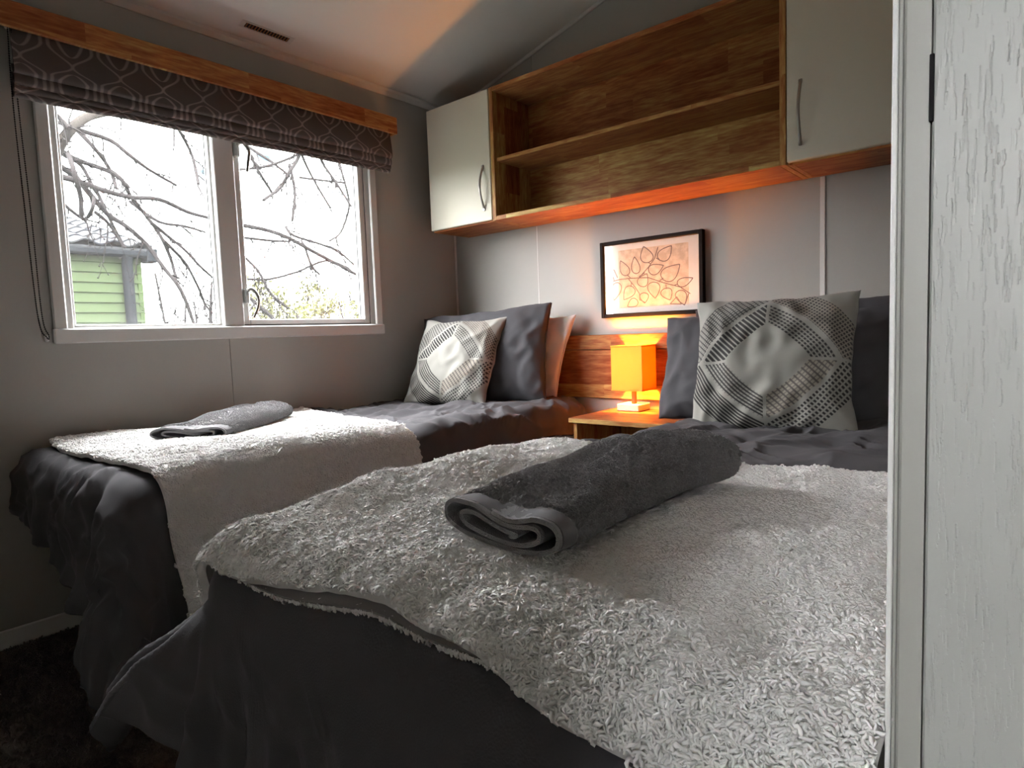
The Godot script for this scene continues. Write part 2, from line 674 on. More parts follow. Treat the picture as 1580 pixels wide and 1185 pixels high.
# a lock of several curls, so that one copy covers a few millimetres of fleece
func tuft_mesh(curls: int, length: float, rad: float, reach: float) -> ArrayMesh:
	var b := MB.new()
	for c in curls:
		var an := rng.randf() * TAU
		var at := Vector3(cos(TAU * c / curls), 0, sin(TAU * c / curls)) * reach * rng.randf_range(0.3, 1.0)
		var lean := Vector3(rng.randf_range(-0.3, 0.3), 1.0, rng.randf_range(-0.3, 0.3)).normalized()
		var z := lean.cross(Vector3(cos(an), 0.3, sin(an))).normalized()
		var x := lean.cross(z)
		var pts := []
		var radii := []
		for k in 5:
			var q := k / 4.0
			var l := Vector3(length * 0.22 * sin(q * 5.0), length * 0.36 * sin(PI * (0.0 + 0.95 * q)), length * (q - 0.5))
			pts.append(at + x * l.x + lean * l.y + z * l.z)
			radii.append(rad * [0.8, 1.0, 1.05, 1.0, 0.5][k])
		b.tube(pts, radii, 3)
	return b.mesh()


func pile(parent: Node3D, called: String, nu: int, nv: int, count: int, mesh: Mesh, m: Material, s0: float, s1: float, lift: float, ur := Vector2(0, 1), vr := Vector2(0, 1)) -> void:
	var trs: Array[Transform3D] = []
	var w := nu + 1
	for i in count:
		var u := rng.randf_range(ur.x, ur.y) * nu
		var v := rng.randf_range(vr.x, vr.y) * nv
		var iu := mini(int(u), nu - 1)
		var iv := mini(int(v), nv - 1)
		var fu := u - iu
		var fv := v - iv
		var k := iv * w + iu
		var p := last_p[k].lerp(last_p[k + 1], fu).lerp(last_p[k + w].lerp(last_p[k + w + 1], fu), fv)
		var n := last_n[k].lerp(last_n[k + 1], fu).lerp(last_n[k + w].lerp(last_n[k + w + 1], fu), fv)
		var y := (n + Vector3(rng.randf_range(-1, 1), rng.randf_range(-1, 1), rng.randf_range(-1, 1)) * 0.32).normalized()
		var z := y.cross(Vector3(rng.randf_range(-1, 1), rng.randf_range(-1, 1), rng.randf_range(-1, 1))).normalized()
		var x := y.cross(z)
		var sc := rng.randf_range(s0, s1)
		trs.append(Transform3D(Basis(x * sc, y * sc, z * sc), p + n * lift))
	var mm := MultiMesh.new()
	mm.transform_format = MultiMesh.TRANSFORM_3D
	mm.mesh = mesh
	mm.instance_count = trs.size()
	for i in trs.size():
		mm.set_instance_transform(i, trs[i])
	var o := MultiMeshInstance3D.new()
	o.name = called
	o.multimesh = mm
	o.material_override = m
	o.set_meta("kind", "stuff")
	parent.add_child(o, true)


# half of a stuffed cushion, seam in the plane z = 0
func cushion_half(b: MB, w: float, h: float, thick: float, pinch: float, side: float, sd: float, slump := 0.0, shear := 0.0) -> void:
	var c := 44
	var p := PackedVector3Array()
	for j in c + 1:
		for i in c + 1:
			var a := sin(PI * 0.5 * (2.0 * i / c - 1.0))
			var e := sin(PI * 0.5 * (2.0 * j / c - 1.0))
			var dome := pow(maxf(0.0, (1.0 - a * a) * (1.0 - e * e)), 0.40)
			var x := w * 0.5 * a * (1.0 - pinch * (1.0 - e * e))
			var y := h * 0.5 * e * (1.0 - pinch * (1.0 - a * a))
			var z := side * thick * 0.5 * dome * (1.0 - slump * e)
			var cr := noise_b.get_noise_2d(x * 150.0 + sd * 31.0, y * 110.0 + side * 77.0)
			z += side * 0.10 * thick * (1.0 - absf(cr) * 2.5) * minf(dome * 1.6, 1.0) * (1.15 - dome * 0.6)
			x += 0.010 * noise_a.get_noise_2d(y * 420.0, sd * 17.0 + 5.0) * absf(a)
			y += 0.010 * noise_a.get_noise_2d(x * 420.0, sd * 29.0) * absf(e)
			p.append(Vector3(x + shear * y, y, z))
	var k0 := b.v.size()
	var wd := c + 1
	for j in wd:
		for i in wd:
			var du := p[j * wd + mini(i + 1, c)] - p[j * wd + maxi(i - 1, 0)]
			var dv := p[mini(j + 1, c) * wd + i] - p[maxi(j - 1, 0) * wd + i]
			var nn := du.cross(dv).normalized() * side
			var a := sin(PI * 0.5 * (2.0 * i / c - 1.0))
			var e := sin(PI * 0.5 * (2.0 * j / c - 1.0))
			b.vert(p[j * wd + i], nn, Vector2(0.5 + 0.5 * a, 0.5 - 0.5 * e))
	for j in c:
		for i in c:
			var k := k0 + j * wd + i
			b.quad(k, k + 1, k + wd + 1, k + wd)


func stand(o: Node3D, mid: Vector3, right: Vector3, up: Vector3) -> void:
	var x := right.normalized()
	var y := (up - x * up.dot(x)).normalized()
	o.transform = Transform3D(Basis(x, y, x.cross(y)), mid)


func add_pillow(called: String, label: String, m: Material, mid: Vector3, right: Vector3, up: Vector3, size: Vector3, sd: float, slump := 0.0, shear := 0.0) -> void:
	var o := thing(called, label, "pillow")
	stand(o, mid, right, up)
	var b := MB.new()
	cushion_half(b, size.x, size.y, size.z, 0.05, 1.0, sd, slump, shear)
	cushion_half(b, size.x, size.y, size.z, 0.05, -1.0, sd, slump, shear)
	part(o, "pillowcase", b.mesh(), m)
	# the flat flap edge of the case along its open side
	var rim := []
	var rr := []
	for k in 13:
		var e := k / 12.0 * 2.0 - 1.0
		rim.append(Vector3(size.x * 0.5 * (1.0 - 0.05 * (1.0 - e * e)) + shear * e * size.y * 0.485, e * size.y * 0.485, 0.0))
		rr.append(0.0035)
	part(o, "seam", MB.new().tube(rim, rr, 6).mesh(), m)


func add_cushion(label: String, mid: Vector3, right: Vector3, up: Vector3, size: Vector3, sd: float, shear := 0.0) -> void:
	var o := thing("scatter_cushion", label, "cushion")
	stand(o, mid, right, up)
	var f := MB.new()
	cushion_half(f, size.x, size.y, size.z, 0.085, 1.0, sd, 0.0, shear)
	part(o, "woven_front", f.mesh(), M.cushion)
	var k := MB.new()
	cushion_half(k, size.x, size.y, size.z, 0.085, -1.0, sd, 0.0, shear)
	part(o, "plain_back", k.mesh(), M.cushion_back)


# a towel folded over on itself: the cloth runs in a flattened spiral
func add_towel(label: String, at: Vector3, axis: Vector3, across: Vector3, length: float, width: float, height: float, sd: float, tufts: int) -> void:
	var o := thing("folded_towel", label, "towel", at)
	var ax := axis.normalized()
	var ac := (across - ax * across.dot(ax)).normalized()
	var f := func(u: float, v: float, grow: float) -> Vector3:
		var turns := 2.35
		var ph := -PI * 0.5 + TAU * turns * (1.0 - u) * -1.0 + PI
		var q := pow(u, 0.75)
		var a := lerpf(0.30, 1.0, q) * width * 0.5
		var b := lerpf(0.20, 1.0, q) * height * 0.5
		var c := cos(ph)
		var s := sin(ph)
		var x := a * signf(c) * pow(absf(c), 0.75)
		var y := b * signf(s) * pow(absf(s), 0.8)
		var swell := lerpf(0.74, 1.04, smoothstep(0.0, 0.8, v)) + 0.04 * sin(v * 5.2 + sd) + 0.05 * sin(v * 13.0 + sd * 2.0)
		y = y * swell + height * 0.5 * swell
		# the cloth settles unevenly: pinched in the middle at its near end
		y -= 0.30 * height * exp(-pow((x / width - 0.12) * 5.0, 2.0)) * clampf(y / height, 0.0, 1.0) * exp(-v * 3.5)
		y += height * 0.07 * noise_a.get_noise_2d(x * 700.0 + sd * 50.0, v * length * 700.0) * clampf(y / height * 2.0, 0.0, 1.0)
		var skew := 0.012 * sin(v * 4.0 + sd)
		return ac * (x * (1.0 + grow) + skew) + Vector3.UP * (y + grow * height * 0.3 + 0.002) + ax * ((v - 0.5) * length)
	var nu := 120
	var nv := 44
	part(o, "terry_cloth", sheet(nu, nv, func(u: float, v: float) -> Vector3: return f.call(u, v, 0.0), 0.0055), M.towel)
	pile(o, "terry_loops", nu, nv, tufts, curl_mesh(0.0034, 0.0007, 3), M.towel, 0.7, 1.3, -0.0003, Vector2(0.52, 1.0), Vector2(0.075, 1.0))
	part(o, "woven_border", sheet(110, 4, func(u: float, v: float) -> Vector3: return f.call(lerpf(0.42, 1.0, u), 0.012 + v * 0.055, 0.010), 0.003), M.towel_band)


# ------------------------------------------------------------------ scene
func _ready() -> void:
	rng.seed = 7
	noise_a.seed = 3
	noise_a.frequency = 0.01
	noise_a.fractal_octaves = 3
	noise_b.seed = 9
	noise_b.frequency = 0.05
	noise_b.fractal_octaves = 2

	var cam := Camera3D.new()
	cam.name = "camera"
	add_child(cam)
	cam.fov = 2.0 * rad_to_deg(atan(592.5 / 973.03))
	cam.near = 0.02
	cam.far = 200.0
	cam.transform = Transform3D(Basis(Vector3.UP, 0.6995) * Basis(Vector3.RIGHT, -0.0792) * Basis(Vector3.BACK, -0.0364), Vector3(2.2698, 0.852, 2.2944))
	cam.current = true

	var env := Environment.new()
	env.background_mode = Environment.BG_SKY
	var sm := PanoramaSkyMaterial.new()
	sm.panorama = tex(sky_img(1024, 512))
	sm.energy_multiplier = 34.0
	env.sky = Sky.new()
	env.sky.sky_material = sm
	env.tonemap_mode = Environment.TONE_MAPPER_LINEAR
	env.tonemap_exposure = 1.0
	env.sdfgi_enabled = true
	env.ssao_enabled = true
	env.ssil_enabled = true
	var we := WorldEnvironment.new()
	we.name = "world_environment"
	we.environment = env
	add_child(we)

	build_materials()
	build_room()
	build_window()
	build_door()
	build_corridor()
	build_beds()
	build_wall_units()
	build_bedside()
	build_blind()
	build_small()
	build_outside()


func ceil_at(x: float) -> float:
	return CEIL_Y + CEIL_SLOPE * (x if x < RIDGE_X else 2.0 * RIDGE_X - x)


func build_room() -> void:
	var fl := struct("floor", "dark brown carpeted floor between and around the two beds", "floor")
	bar(fl, "carpet", Vector3(-0.1, -0.06, -0.1), Vector3(3.3, 0.0, 4.2), M.carpet, 0.0)
	var nu := 10
	var dump := sheet(nu, nu, func(u: float, v: float) -> Vector3: return Vector3(u * 1.75, 0.0, 1.3 + v * 1.0), 0.001)
	pile(fl, "carpet_pile", nu, nu, 26000, curl_mesh(0.007, 0.0013, 3), M.carpet, 0.7, 1.4, 0.0)

	var ce := struct("ceiling", "cream vaulted ceiling sloping up from the window wall", "ceiling")
	for k in 2:
		var xa := -0.1 if k == 0 else RIDGE_X
		var xb := RIDGE_X if k == 0 else 3.3
		var o := PackedVector2Array([Vector2(xa, ceil_at(xa)), Vector2(xb, ceil_at(xb)), Vector2(xb, ceil_at(xb) + 0.08), Vector2(xa, ceil_at(xa) + 0.08)])
		part(ce, "ceiling_panel", MB.new().extrude(o, Vector3.RIGHT, Vector3.UP, Vector3(0, 0, -0.1), Vector3(0, 0, 4.3)).mesh(), M.ceiling)
	# cove strips along the window wall and the head wall
	var cv := struct("trim_1", "slim pale cover strip where the ceiling meets the window wall", "trim")
	part(cv, "strip", MB.new().extrude(PackedVector2Array([Vector2(0, 0), Vector2(0.026, 0.0067), Vector2(0.022, -0.004), Vector2(0.006, -0.018), Vector2(0, -0.018)]), Vector3.RIGHT, Vector3.UP, Vector3(0.0, CEIL_Y, 0.0), Vector3(0, 0, 2.6)).mesh(), M.trim)
	var cv2 := struct("trim_2", "pale cover strip climbing the head wall under the ceiling", "trim")
	var q := Basis(Vector3.BACK, atan(CEIL_SLOPE))
	var half := RIDGE_X / cos(atan(CEIL_SLOPE))
	part(cv2, "strip", MB.new().box(Vector3.ZERO, Vector3(half, 0.016, 0.010), 0.003, q).mesh(), M.trim, Vector3(RIDGE_X * 0.5, ceil_at(RIDGE_X * 0.5) - 0.009, 0.005))

	# head wall: panels butt together under slim cover strips
	var wb := struct("wall_back", "warm grey panelled head wall behind the two beds", "wall")
	var xs := [-0.09, 0.5185, 1.7065, 2.25]
	for i in 3:
		var a: float = xs[i] + 0.0005
		var b: float = xs[i + 1] - 0.0015
		var o := PackedVector2Array([Vector2(a, 0), Vector2(b, 0), Vector2(b, ceil_at(b) + 0.03), Vector2(a, ceil_at(a) + 0.03)])
		if i == 2:
			o = PackedVector2Array([Vector2(a, 0), Vector2(b, 0), Vector2(b, ceil_at(b) + 0.03), Vector2(RIDGE_X, ceil_at(RIDGE_X) + 0.03), Vector2(a, ceil_at(a) + 0.03)])
		part(wb, "panel", MB.new().extrude(o, Vector3.RIGHT, Vector3.UP, Vector3(0, 0, -0.03), Vector3(0, 0, 0.03)).mesh(), M.wall)
	bar(wb, "backing", Vector3(-0.09, 0, -0.1), Vector3(2.3, 2.6, -0.028), M.wall, 0.0)
	part(wb, "corner_strip", MB.new().span(Vector3(0, 0, 0), Vector3(0.010, 1.93, 0.010), 0.003).mesh(), M.trim)
	part(wb, "joint_strip", MB.new().span(Vector3(0.5165, 0.84, 0), Vector3(0.5205, 1.33, 0.0012), 0.0005).mesh(), M.trim)
	part(wb, "cover_strip", MB.new().span(Vector3(1.699, 0.84, 0), Vector3(1.716, 1.33, 0.005), 0.002).mesh(), M.trim)

	# window wall: panels round the opening
	var wl := struct("wall_left", "grey panelled wall with the window in it", "wall")
	var oz0 := 0.515
	var oz1 := 1.695
	var oy0 := 0.905
	var oy1 := 1.665
	var th := -0.07
	bar(wl, "panel", Vector3(th, 0, -0.1), Vector3(0, CEIL_Y + 0.01, oz0), M.wall, 0.0)
	bar(wl, "panel", Vector3(th, 0, oz1), Vector3(0, CEIL_Y + 0.01, 2.7), M.wall, 0.0)
	bar(wl, "panel", Vector3(th, 0, oz0), Vector3(0, oy0, 1.1865), M.wall, 0.0)
	bar(wl, "panel", Vector3(th, 0, 1.1885), Vector3(0, oy0, oz1), M.wall, 0.0)
	bar(wl, "panel", Vector3(th, oy1, oz0), Vector3(0, CEIL_Y + 0.01, oz1), M.wall, 0.0)
	bar(wl, "backing", Vector3(th, 0, 1.18), Vector3(-0.004, oy0, 1.195), M.wall, 0.0)
	var bb := struct("baseboard_left", "thin pale skirting strip along the foot of the window wall", "skirting")
	bar(bb, "strip", Vector3(0, 0.0, 0.0), Vector3(0.010, 0.055, 2.6), M.trim, 0.003)

	# doorway wall beside the right bed, and the wall opposite the beds
	var wr := struct("wall_right", "panelled partition with the doorway in it", "wall")
	bar(wr, "panel", Vector3(2.204, 0, -0.05), Vector3(2.2445, 2.7, 1.815), M.wall, 0.0)
	bar(wr, "panel", Vector3(2.204, 0, 2.57), Vector3(2.2445, 2.7, 4.1), M.wall, 0.0)
	bar(wr, "panel", Vector3(2.204, 1.98, 1.815), Vector3(2.2445, 2.7, 2.57), M.wall, 0.0)
	var wf := struct("wall_front", "panelled wall at the foot of the beds", "wall")
	bar(wf, "panel", Vector3(-0.05, 0, 2.62), Vector3(2.21, 2.7, 2.68), M.wall, 0.0)


func build_window() -> void:
	var w := struct("window_1", "white framed caravan window with one fixed pane and one opening sash", "window")
	# inside architrave
	bar(w, "architrave", Vector3(0, 0.915, 1.685), Vector3(0.013, 1.70, 1.7215), M.upvc, 0.004)
	bar(w, "architrave", Vector3(0, 0.915, 0.489), Vector3(0.013, 1.70, 0.5255), M.upvc, 0.004)
	bar(w, "architrave", Vector3(0, 1.655, 0.489), Vector3(0.012, 1.70, 1.72), M.upvc, 0.004)
	bar(w, "sill", Vector3(-0.05, 0.872, 0.486), Vector3(0.020, 0.917, 1.7245), M.upvc, 0.004)
	# fixed outer frame
	for z in [[0.515, 0.545], [1.664, 1.695]]:
		bar(w, "frame", Vector3(-0.068, 0.905, z[0]), Vector3(-0.006, 1.665, z[1]), M.upvc, 0.003)
	bar(w, "frame", Vector3(-0.068, 0.905, 0.53), Vector3(-0.008, 0.921, 1.68), M.upvc, 0.003)
	bar(w, "frame", Vector3(-0.068, 1.64, 0.53), Vector3(-0.008, 1.665, 1.68), M.upvc, 0.003)
	bar(w, "mullion", Vector3(-0.066, 0.918, 1.125), Vector3(0.004, 1.65, 1.203), M.upvc, 0.004)
	# glazing beads of the fixed pane
	for z in [[1.202, 1.211], [1.656, 1.665]]:
		bar(w, "bead", Vector3(-0.045, 0.920, z[0]), Vector3(-0.016, 1.642, z[1]), M.upvc, 0.002)
	bar(w, "bead", Vector3(-0.045, 0.920, 1.205), Vector3(-0.016, 0.929, 1.66), M.upvc, 0.002)
	bar(w, "gasket", Vector3(-0.040, 0.927, 1.2105), Vector3(-0.036, 1.64, 1.2135), M.gasket, 0.0)
	bar(w, "pane", Vector3(-0.039, 0.921, 1.203), Vector3(-0.035, 1.645, 1.662), M.glass, 0.0)
	# opening sash
	var s := Node3D.new()
	s.name = "sash"
	w.add_child(s)
	for z in [[0.5435, 0.572], [1.098, 1.1265]]:
		bar(s, "stile", Vector3(-0.055, 0.921, z[0]), Vector3(-0.010, 1.640, z[1]), M.upvc, 0.003)
	bar(s, "rail", Vector3(-0.055, 0.921, 0.572), Vector3(-0.010, 0.943, 1.098), M.upvc, 0.003)
	bar(s, "rail", Vector3(-0.055, 1.620, 0.572), Vector3(-0.010, 1.640, 1.098), M.upvc, 0.003)
	bar(s, "gasket", Vector3(-0.009, 0.9205, 0.5425), Vector3(-0.007, 1.640, 0.5455), M.gasket, 0.0)
	bar(s, "gasket", Vector3(-0.040, 0.943, 0.5715), Vector3(-0.034, 1.620, 0.5745), M.gasket, 0.0)
	bar(s, "gasket", Vector3(-0.0095, 0.9195, 0.545), Vector3(-0.0075, 0.9225, 1.125), M.gasket, 0.0)
	bar(s, "gasket", Vector3(-0.0095, 0.922, 1.1245), Vector3(-0.0075, 1.64, 1.1268), M.gasket, 0.0)
	bar(s, "pane", Vector3(-0.038, 0.942, 0.571), Vector3(-0.034, 1.622, 1.099), M.glass, 0.0)
	for y in [1.575, 1.045]:
		var h := Node3D.new()
		h.name = "handle"
		w.add_child(h, true)
		part(h, "keep", MB.new().span(Vector3(-0.010, y - 0.045, 1.104), Vector3(0.016, y + 0.01, 1.122), 0.005).mesh(), M.upvc)
		var dz := 0.006 if y > 1.3 else 0.004
		var pts := smooth_path([Vector3(0.012, y, 1.112), Vector3(0.026, y + 0.006, 1.100), Vector3(0.034, y - 0.022, 1.088 - dz), Vector3(0.034, y - 0.058, 1.087), Vector3(0.030, y - 0.098, 1.092 + (0.012 if y < 1.3 else 0.0))], 4)
		var rr := []
		for k in pts.size():
			rr.append(0.0075 - 0.0025 * k / pts.size())
		part(h, "lever", MB.new().tube(pts, rr, 8).mesh(), M.metal)


func build_door() -> void:
	var t := struct("trim_3", "pale door lining and thin architrave edge at the doorway", "door frame")
	bar(t, "architrave", Vector3(2.2030, 0.0, 1.80), Vector3(2.2058, 2.02, 1.879), M.upvc, 0.0006)
	var o := PackedVector2Array([Vector2(2.2076, 1.80), Vector2(2.2213, 1.80), Vector2(2.2213, 1.8795), Vector2(2.2100, 1.8795), Vector2(2.2088, 1.8787), Vector2(2.2078, 1.8765)])
	part(t, "lining", MB.new().extrude(o, Vector3.RIGHT, Vector3.BACK, Vector3.ZERO, Vector3(0, 2.0, 0)).mesh(), M.jamb)
	bar(t, "groove", Vector3(2.2055, 0.0, 1.80), Vector3(2.2080, 2.0, 1.8735), M.jamb, 0.0)
	bar(t, "lining", Vector3(2.192, 0.0, 2.565), Vector3(2.2445, 2.02, 2.575), M.jamb, 0.001)
	var d := struct("door_1", "open white door leaf with an embossed wood grain", "door")
	bar(d, "leaf", Vector3(2.2222, 0.008, 1.846), Vector3(2.86, 1.96, 1.881), M.door, 0.0012)
	var h := part(d, "hinge", MB.new().span(Vector3(2.2208, 0.957, 1.868), Vector3(2.2230, 0.992, 1.8822), 0.0004).mesh(), M.black)
	for y in [0.35, 1.62]:
		part(d, "hinge", MB.new().span(Vector3(2.2212, y, 1.868), Vector3(2.2236, y + 0.035, 1.8822), 0.0004).mesh(), M.black)
	var hp := smooth_path([Vector3(2.80, 0.98, 1.881), Vector3(2.80, 0.98, 1.925), Vector3(2.78, 0.98, 1.932), Vector3(2.70, 0.98, 1.932)], 4)
	var rr := []
	for p in hp:
		rr.append(0.008)
	part(d, "lever_handle", MB.new().tube(hp, rr, 8).mesh(), M.metal)


func build_corridor() -> void:
	# the passage that the door opens into, with the daylight window that lights the door leaf
	var wc := struct("wall_corridor", "plain panelled far wall of the passage outside the bedroom", "wall")
	var wx0 := 2.27
	var wx1 := 2.86
	var wy0 := 0.95
	var wy1 := 1.70
	bar(wc, "panel", Vector3(3.15, 0, 0.7), Vector3(3.22, 2.4, 4.2), M.wall, 0.0)
	bar(wc, "panel", Vector3(2.24, 0, 0.7), Vector3(3.2, 2.6, 0.76), M.wall, 0.0)
	bar(wc, "panel", Vector3(2.2, 0, 4.05), Vector3(wx0, 2.6, 4.12), M.wall, 0.0)
	bar(wc, "panel", Vector3(wx1, 0, 4.05), Vector3(3.2, 2.6, 4.12), M.wall, 0.0)
	bar(wc, "panel", Vector3(wx0, 0, 4.05), Vector3(wx1, wy0, 4.12), M.wall, 0.0)
	bar(wc, "panel", Vector3(wx0, wy1, 4.05), Vector3(wx1, 2.6, 4.12), M.wall, 0.0)
	var w := struct("window_2", "white framed window at the end of the passage outside the bedroom", "window")
	for x in [wx0, wx1 - 0.025]:
		bar(w, "frame", Vector3(x, wy0, 4.06), Vector3(x + 0.025, wy1, 4.11), M.upvc, 0.003)
	for y in [wy0, wy1 - 0.025]:
		bar(w, "frame", Vector3(wx0, y, 4.06), Vector3(wx1, y + 0.025, 4.11), M.upvc, 0.003)
	bar(w, "pane", Vector3(wx0 + 0.02, wy0 + 0.02, 4.083), Vector3(wx1 - 0.02, wy1 - 0.02, 4.087), M.glass, 0.0)


func bed_base(label: String, label2: String, x0: float, x1: float, z1: float) -> void:
	var o := thing("bed_base", label, "bed base", Vector3.ZERO)
	bar(o, "platform", Vector3(x0, 0.22, 0.03), Vector3(x1, 0.30, z1), M.wood, 0.003)
	for x in [x0 + 0.06, x1 - 0.06]:
		for z in [0.12, z1 - 0.12]:
			part(o, "leg", MB.new().span(Vector3(x - 0.025, 0.0, z - 0.025), Vector3(x + 0.025, 0.222, z + 0.025), 0.004).mesh(), M.black)
	var m := thing("mattress", label2, "mattress")
	bar(m, "ticking", Vector3(x0 + 0.012, 0.30, 0.035), Vector3(x1 - 0.012, 0.50, z1 - 0.01), M.mattress, 0.03)
	var pts := []
	var rr := []
	for c in [Vector2(x0 + 0.04, 0.06), Vector2(x1 - 0.04, 0.06), Vector2(x1 - 0.014, 0.10), Vector2(x1 - 0.014, z1 - 0.06), Vector2(x1 - 0.05, z1 - 0.013), Vector2(x0 + 0.05, z1 - 0.013)]:
		pts.append(Vector3(c.x, 0.478, c.y))
		rr.append(0.006)
	part(m, "piping", MB.new().tube(pts, rr, 6).mesh(), M.mattress)


func build_beds() -> void:
	var lb := {"x0": 0.03, "x1": 0.72, "z1": 1.76, "y": 0.545, "r": 0.065, "flare": 0.10, "corner_flare": 0.25, "fold": 0.007, "fx": 1.0, "fz": 1.0, "sd": 4.0, "rise": 0.006, "humps": [[0.35, 1.45, 0.3, 0.3, 0.012]]}
	var rb := {"x0": 1.465, "x1": 2.21, "z1": 1.87, "y": 0.552, "r": 0.065, "flare": 0.10, "corner_flare": 0.45, "fold": 0.030, "fx": 2.2, "fz": 0.45, "sd": 11.0, "rise": 0.020, "humps": [[1.44, 1.50, 0.15, 0.34, 0.034]]}
	bed_base("low wooden base of the bed under the window", "pale mattress of the bed beside the window wall", 0.02, 0.75, 1.77)
	bed_base("low wooden base of the bed by the doorway", "pale mattress of the bed beside the doorway", 1.44, 2.18, 1.88)
	var arc := 0.065 * PI * 0.5

	# left duvet
	var du := thing("duvet", "charcoal duvet hanging over the foot of the bed under the window", "duvet")
	var nu := 110
	var nv := 200
	part(du, "cover", sheet(nu, nv, func(u: float, v: float) -> Vector3:
		var t0 := 0.05 + v * 1.9
		var side := lerpf(0.03, 0.30, smoothstep(0.15, 1.5, t0)) + 0.02 * sin(t0 * 11.0)
		var s := lerpf(0.035, 0.72 + arc + side, u)
		var foot := lerpf(0.10, 0.24, smoothstep(0.1, 0.75, s))
		var t := lerpf(0.05, 1.76 + arc + foot, v)
		var c := creases(s, t, 0.022) * (1.0 - 0.8 * smoothstep(0.9, 1.0, t) * smoothstep(1.80, 1.74, t))
		var p := drape(lb, s, t, 0.012)
		return p + Vector3(c * 0.35 if s > 0.75 else 0.0, c * (1.0 if s < 0.78 and t < 1.82 else 0.3), c * 1.6 * smoothstep(1.78, 1.86, t)), 0.016), M.duvet)

	# left blanket, thrown across the foot half and down the open side
	var bl := thing("fleece_blanket", "cream fleece throw draped down the side of the bed under the window", "blanket")
	nu = 130
	nv = 90
	part(bl, "fleece", sheet(nu, nv, func(u: float, v: float) -> Vector3:
		var s := lerpf(0.036, 0.72 + arc + 0.36, u)
		var head := 1.02 - 0.09 * smoothstep(0.5, 0.0, u) + 0.012 * sin(u * 9.0)
		var foot := 1.762 + 0.012 * sin(u * 7.0) - 0.03 * smoothstep(0.55, 1.0, u)
		var t := lerpf(head, foot, v)
		var p := drape(lb, s, t, 0.034)
		var fall := 0.016 * sin((t * 1.0 - s * 0.9) * 17.0 + 1.0) * smoothstep(0.62, 0.95, s) * smoothstep(1.1, 1.7, t)
		return p + Vector3(fall, fall * 0.6 + 0.004 * noise_a.get_noise_2d(s * 900.0, t * 900.0), 0.0), 0.011), M.fleece)
	pile(bl, "fleece_pile", nu, nv, 22000, tuft_mesh(5, 0.0080, 0.0016, 0.0075), M.fleece, 0.7, 1.35, -0.0006)

	# right duvet
	var du2 := thing("duvet", "charcoal duvet with a pointed corner hanging off the bed by the doorway", "duvet")
	nu = 170
	nv = 220
	part(du2, "cover", sheet(nu, nv, func(u: float, v: float) -> Vector3:
		var t0 := 0.05 + v * 2.1
		var side := lerpf(0.06, 0.20, smoothstep(0.4, 1.8, t0))
		var s := lerpf(1.465 - arc - side, 2.188, u)
		var foot := lerpf(0.200, 0.46, smoothstep(1.50, 1.60, s)) + 0.012 * sin(s * 23.0)
		var t := lerpf(0.05, 1.87 + arc + foot, v)
		var c := creases(s + 3.0, t + 1.0, 0.018)
		var p := drape(rb, s, t, 0.012)
		return p + Vector3(0.0, c * (1.0 - 0.85 * smoothstep(1.05, 1.2, t)), c * 0.5 * smoothstep(1.96, 2.02, t)), 0.016), M.duvet)

	# right blanket
	var bl2 := thing("fleece_blanket", "cream fleece throw spread over the foot half of the bed by the doorway", "blanket")
	nu = 150
	nv = 170
	part(bl2, "fleece", sheet(nu, nv, func(u: float, v: float) -> Vector3:
		var s := lerpf(1.465 - arc - 0.012 * smoothstep(0.3, 1.0, v), 2.1985, u)
		var head := 1.22 - 0.09 * u
		var foot := 1.915 + 0.012 * sin((s - 1.33) * 9.3 + 0.4)
		var t := lerpf(head, foot, v)
		var p := drape(rb, s, t, 0.036)
		return p + Vector3(0.0, 0.007 * noise_a.get_noise_2d(s * 700.0, t * 700.0 + 90.0) + 0.006 * sin(s * 14.0 + t * 19.0) * noise_a.get_noise_2d(s * 200.0, t * 200.0), 0.0), 0.013), M.fleece)
	pile(bl2, "fleece_pile", nu, nv, 54000, tuft_mesh(5, 0.0066, 0.00135, 0.0060), M.fleece, 0.7, 1.3, -0.0004)
	# the layer folded underneath: its smooth grey back shows, its fleece fringes the edge
	nu = 90
	nv = 8
	part(bl2, "folded_underside", sheet(nu, nv, func(u: float, v: float) -> Vector3:
		var s := lerpf(1.44, 2.18, u)
		var t := lerpf(1.84, 1.907 + 0.012 * sin((s - 1.33) * 9.3 + 0.4) + 0.018 * sin(PI * clampf(u / 0.72, 0.0, 1.0)), v)
		return drape(rb, s, t, 0.020), 0.004), M.fleece_back)
	pile(bl2, "fleece_fringe", nu, nv, 1300, tuft_mesh(4, 0.006, 0.0012, 0.004), M.fleece, 0.7, 1.3, -0.005, Vector2(0, 1), Vector2(0.94, 1.0))

	add_towel("grey folded towel lying on the throw of the bed under the window", Vector3(0.30, 0.580, 1.36), Vector3(-0.55, 0, -0.84), Vector3(0.84, 0, -0.55), 0.44, 0.26, 0.062, 0.4, 26000)
	add_towel("charcoal folded towel lying on the throw of the bed by the doorway", Vector3(1.808, 0.607, 1.565), Vector3(0.10, 0, -1), Vector3(1, 0, 0.1), 0.42, 0.215, 0.080, 2.2, 44000)

	# pillows and cushions
	add_pillow("pillow", "white pillow tucked behind the charcoal pillow of the bed under the window", M.pillow_white, Vector3(0.40, 0.735, 0.085), Vector3(1, 0.03, -0.02), Vector3(0.0, 1, -0.10), Vector3(0.62, 0.36, 0.10), 1.0, 0.0, 0.28)
	add_pillow("pillow", "charcoal pillow propped upright behind the pale patterned cushion", M.pillow_dark, Vector3(0.345, 0.755, 0.215), Vector3(1, 0.06, -0.17), Vector3(0, 1, -0.16), Vector3(0.68, 0.42, 0.14), 2.0, 0.0, 0.08)
